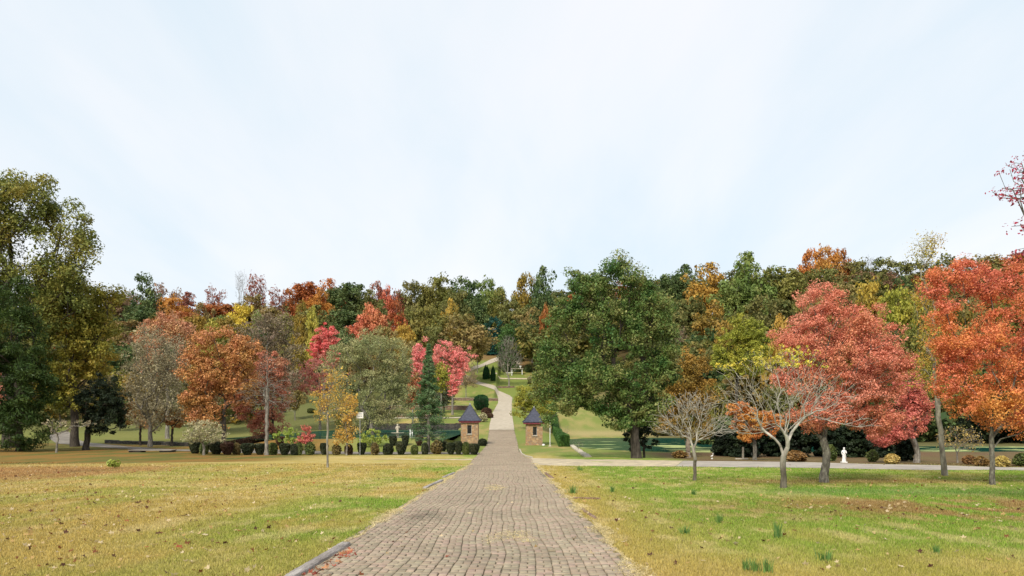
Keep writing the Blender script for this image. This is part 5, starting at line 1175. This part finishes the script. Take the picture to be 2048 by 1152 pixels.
for px_, lab in ((820.5, 'left white post of the pair standing in the pond'), (824.5, 'right white post of the pair standing in the pond')):
    o = empty('post', (PX(px_, 83), 83, -1.1), lab, 'post', 'white posts in the pond'); b = MB(); b.box((0, 0, .55), (.11, .11, 1.15), bev=.01); b.build('shaft', WHITE, o); b = MB(); b.box((0, 0, 1.155), (.16, .16, .05), bev=.01); b.build('cap', WHITE, o)
# garden shelter on the hill
o = empty('garden_shelter', ground(1034, 276), 'small white-posted garden shelter with flat pale roof on the hill lawn', 'shelter')
for sx in (-1.9, 1.9):
    for sy in (-1, 1): b = MB(); b.box((sx, sy, .9), (.26, .26, 2.1), bev=.02); b.build('post', WHITE, o)
b = MB(); b.box((0, 0, 2.04), (4.7, 2.9, .18), bev=.03); b.build('roof', CAP, o)
o = empty('urn', (float(PX(1041, 276)), 276, float(H(PX(1034, 276), 276)) + 2.13), 'white urn standing on the shelter roof', 'urn')
b = MB(); b.lathe((0, 0, 0), [(.22, 0), (.1, .12), (.12, .3), (.45, .75), (.5, 1.0), (.42, 1.05)], 16); b.build('bowl', MARBLE, o)
o = empty('bench', ground(1019, 273), 'white stone garden bench left of the shelter', 'bench')
b = MB(); b.box((0, 0, .95), (2.6, .8, .22), bev=.02); b.build('seat', MARBLE, o)
for sx in (-.85, .85): b = MB(); b.box((sx, 0, .4), (.3, .6, .87), bev=.02); b.build('leg', MARBLE, o)

# statue of a robed figure behind the road
def statue(px, Y, hpx, label):
    B = ground(px, Y); h = hpx * Y / F; o = empty('statue', B, label, 'statue', None, (h / 1.75, h / 1.75, h / 1.75))
    b = MB(); b.box((0, 0, .05), (.62, .5, .14), bev=.02); b.build('plinth', MARBLE, o)
    b = MB()
    b.lathe((0, 0, .11), [(.24, 0), (.23, .12), (.19, .35), (.18, .55), (.20, .75), (.19, .88), (.155, .98), (.17, 1.1), (.20, 1.22), (.205, 1.30), (.15, 1.37), (.065, 1.40), (.058, 1.46)], 40, .045, 11, 1, .72)
    b.lathe((0, -.01, 1.53), [(.02, 0), (.075, .04), (.095, .1), (.10, .16), (.085, .22), (.04, .26)], 20, sy=1.08)
    b.tube([(.19, 0, 1.40), (.25, -.05, 1.22), (.20, -.20, 1.12), (.10, -.24, 1.20)], [.055, .05, .038, .028], 10).tube([(-.19, 0, 1.40), (-.27, .0, 1.2), (-.25, -.08, .98), (-.22, -.12, .90)], [.055, .048, .036, .026], 10)
    b.tube([(-.2, -.1, 1.3), (-.05, -.17, 1.05), (.12, -.17, .75), (.2, -.1, .4)], [.05, .05, .045, .04], 8); b.build('figure', MARBLE, o, smooth=True); return o
statue(1688, 47.5, 30, 'white robed stone statue behind the road between the thick trunk and the yellow bush')
o = empty('bird_statue', ground(1424, 57), 'small white heron-like garden figure before the dark evergreens', 'statue', None, (.55, .55, .55))
b = MB(); b.lathe((0, 0, 0), [(.16, 0), (.14, .06), (.03, .1)], 10).tube([(0, 0, .05), (.02, 0, .34)], .018, 6).tube([(-.2, 0, .36), (-.05, 0, .42), (.10, 0, .46), (.14, 0, .60), (.08, 0, .72), (.14, 0, .80), (.27, 0, .77)], [.02, .085, .07, .03, .022, .04, .008], 9); b.build('figure', MARBLE, o, smooth=True)
o = empty('garden_post', ground(1486, 56), 'pale garden post on a flat stone foot before the dark evergreens', 'post')
b = MB(); b.box((0, 0, .45), (.12, .12, .95), bev=.01); b.build('shaft', CAP, o); b = MB(); b.box((-.1, 0, .02), (.9, .4, .1), bev=.02); b.build('foot', CAP, o)

# timbers edging the drive
def timber(x0, y0, x1, y1, w, h, mat, label, sink=.05, seed=0, cat='timber'):
    rs = RS(seed); L = math.hypot(x1 - x0, y1 - y0); n = max(6, int(L / .08)); V = []; Fq = []; m = 14
    for i in range(n + 1):
        t = i / n; x = x0 + (x1 - x0) * t; y = y0 + (y1 - y0) * t; z = float(H(x, y)) - sink; en = .82 if i in (0, n) else 1
        px_, py_ = -(y1 - y0) / L, (x1 - x0) / L
        for k in range(m):
            a = 2 * math.pi * k / m; cx_ = math.copysign(abs(math.cos(a)) ** .45, math.cos(a)) * w / 2; cz = math.copysign(abs(math.sin(a)) ** .45, math.sin(a)) * h / 2
            f = en * (1 + .10 * (vnoise(np.array(t * L * 3.0), np.array(k * .9), seed) - .5) + .03 * rs.normal()); V.append((x + px_ * cx_ * f - x0, y + py_ * cx_ * f - y0, z + h / 2 + cz * f))
    for i in range(n):
        for k in range(m): Fq.append([i * m + k, i * m + (k + 1) % m, (i + 1) * m + (k + 1) % m, (i + 1) * m + k])
    Fq += [list(range(m))[::-1], [n * m + k for k in range(m)]]
    b = MB(); b.add(V, Fq); return tag(b.build('edging_timber', mat, None, (x0, y0, 0), smooth=True), label, cat, 'timbers edging the drive')
timber(-2.46, 11.0, -2.50, 7.0, .15, .12, WOODT, 'thick grey weathered timber edging the drive, red leaves piled along it', seed=1)
timber(1.62, 19.5, 2.32, 19.3, .06, .05, WOODR, 'dark flat stick lying crosswise in the grass at the drive edge', .005, 2)
timber(1.56, 16.8, 1.66, 14.6, .10, .07, WOODR, 'reddish half-sunken timber along the right edge of the drive', .045, 3)
timber(-2.60, 27.5, -2.74, 23.2, .14, .10, WOODT, 'far dark timber piece along the left edge of the drive', .03, 4)
timber(-2.62, 33.5, -2.74, 29.6, .14, .09, WOODT, 'farthest grey timber piece along the left edge of the drive', .03, 5)
timber(1.60, 29.0, 1.50, 33.5, .14, .08, WOODR, 'short sunken timber at the right edge near the crossing road', .03, 6)

# tufts of tall onion grass on the right lawn
TUFT, _nt, _out = newmat('onion_grass'); _p = N(_nt, 'ShaderNodeBsdfPrincipled'); _g = N(_nt, 'ShaderNodeNewGeometry'); _nt.links.new(ramp(_nt, _g.outputs['Random Per Island'], [(.05, .13, .025), (.09, .19, .035), (.16, .26, .05)]), _p.inputs['Base Color']); _p.inputs['Roughness'].default_value = .6; _nt.links.new(_p.outputs[0], _out.inputs[0])
for i, (px, py, hp, wp, lab) in enumerate(((1438,1046,24,12,'dense dark tuft of tall grass above the tan patch'), (1555,1076,38,14,'tallest tuft of dark green grass mid lawn'), (1370,1068,22,16,'pale wide thin tuft of tall grass'), (1490,1140,28,12,'leftmost of the three tufts at the bottom edge'),
        (1508,1143,32,14,'middle one of the three tufts at the bottom edge'), (1533,1146,36,14,'right one of the three tufts at the bottom edge, tallest there'), (1652,1121,26,22,'wide bushy green tuft right of the three'), (1873,1108,24,14,'lone tuft toward the right edge of the lawn'),
        (1145,987,20,12,'small dark tuft close to the drive beside the stick'), (1224,985,16,8,'thin tuft a few steps right of the small dark one'), (1387,990,14,6,'tiny far tuft in front of the smaller leafless tree'), (1160,942,12,8,'tiny tuft close to the crossing road'))):
    rs = RS(600 + i); Y = 2368 / (py - 876); s = Y / F; n = 46; B = ground(px, Y); x = rs.normal(0, wp * s * .26, n); y = rs.normal(0, wp * s * .26, n); h = hp * s * rs.uniform(.55, 1.05, n)
    lx = x * rs.uniform(.3, 1.2, n) + rs.normal(0, .02, n); ly = rs.normal(0, .03, n); w_ = np.full(n, .0035 + Y * .0002); a = rs.uniform(0, 3.14, n); d = np.stack([np.cos(a) * w_, np.sin(a) * w_, 0 * a], -1); b0 = np.stack([x, y, 0 * x - .01], -1); m1 = b0 + np.stack([lx * .35, ly * .4, h * .6], -1); t1 = b0 + np.stack([lx, ly, h], -1)
    V = np.stack([b0 - d, b0 + d, m1 + d * .8, m1 - d * .8, t1], 1).reshape(-1, 3); o0 = np.arange(n)[:, None] * 5
    me = mesh_np('grass_tuft', V, [o0 + np.array([[0, 1, 2, 3]]), o0 + np.array([[3, 2, 4]])], TUFT); tag(obj('grass_tuft', me, None, B), lab, 'grass tuft', 'tufts of tall grass on the right lawn')
print('script', round(time.time() - T0, 1), 's, objects', len(bpy.data.objects))

def reg_screen(rs): px = rs.uniform(1290, 2500); Y = rs.uniform(128, 165); return px, Y, rs.uniform(690, 790)
wood('undergrowth', 'low dark thicket filling the far pond bank behind the right lawn trees', 130, 21, reg_screen, [PAL['dkgreen'], PAL['dkolive'], PAL['olive'], PAL['blackgreen'], PAL['dkgreen']])
def reg_screen2(rs): px = rs.uniform(-200, 600); Y = rs.uniform(135, 190); return px, Y, rs.uniform(730, 800)
wood('undergrowth', 'low olive and brown thicket on the slope behind the grey-tan tree and orange oak', 75, 22, reg_screen2, [PAL['olive'], PAL['dkolive'], PAL['olivebr'], PAL['greytan'], PAL['ochregreen']])
def reg_screen3(rs): px = rs.uniform(600, 860); Y = rs.uniform(210, 270); return px, Y, rs.uniform(690, 730)
wood('undergrowth', 'low olive thicket at the top of the lawn behind the pink maples', 26, 23, reg_screen3, [PAL['olive'], PAL['dkolive'], PAL['olivebr'], PAL['rust']])
def reg_screen4(rs): px = rs.uniform(1090, 1320); Y = rs.uniform(190, 240); return px, Y, rs.uniform(700, 745)
wood('undergrowth', 'low green thicket at the top of the bank behind the massive oak', 26, 24, reg_screen4, [PAL['olive'], PAL['dkgreen'], PAL['dkolive'], PAL['midgreen']])

def reg_screen5(rs): px = rs.uniform(1400, 2350); Y = rs.uniform(94, 120); return px, Y, rs.uniform(815, 862)
wood('undergrowth', 'low dark thicket on the near pond bank behind the dark evergreens', 100, 25, reg_screen5, [PAL['dkgreen'], PAL['dkolive'], PAL['blackgreen'], PAL['blackgreen']])
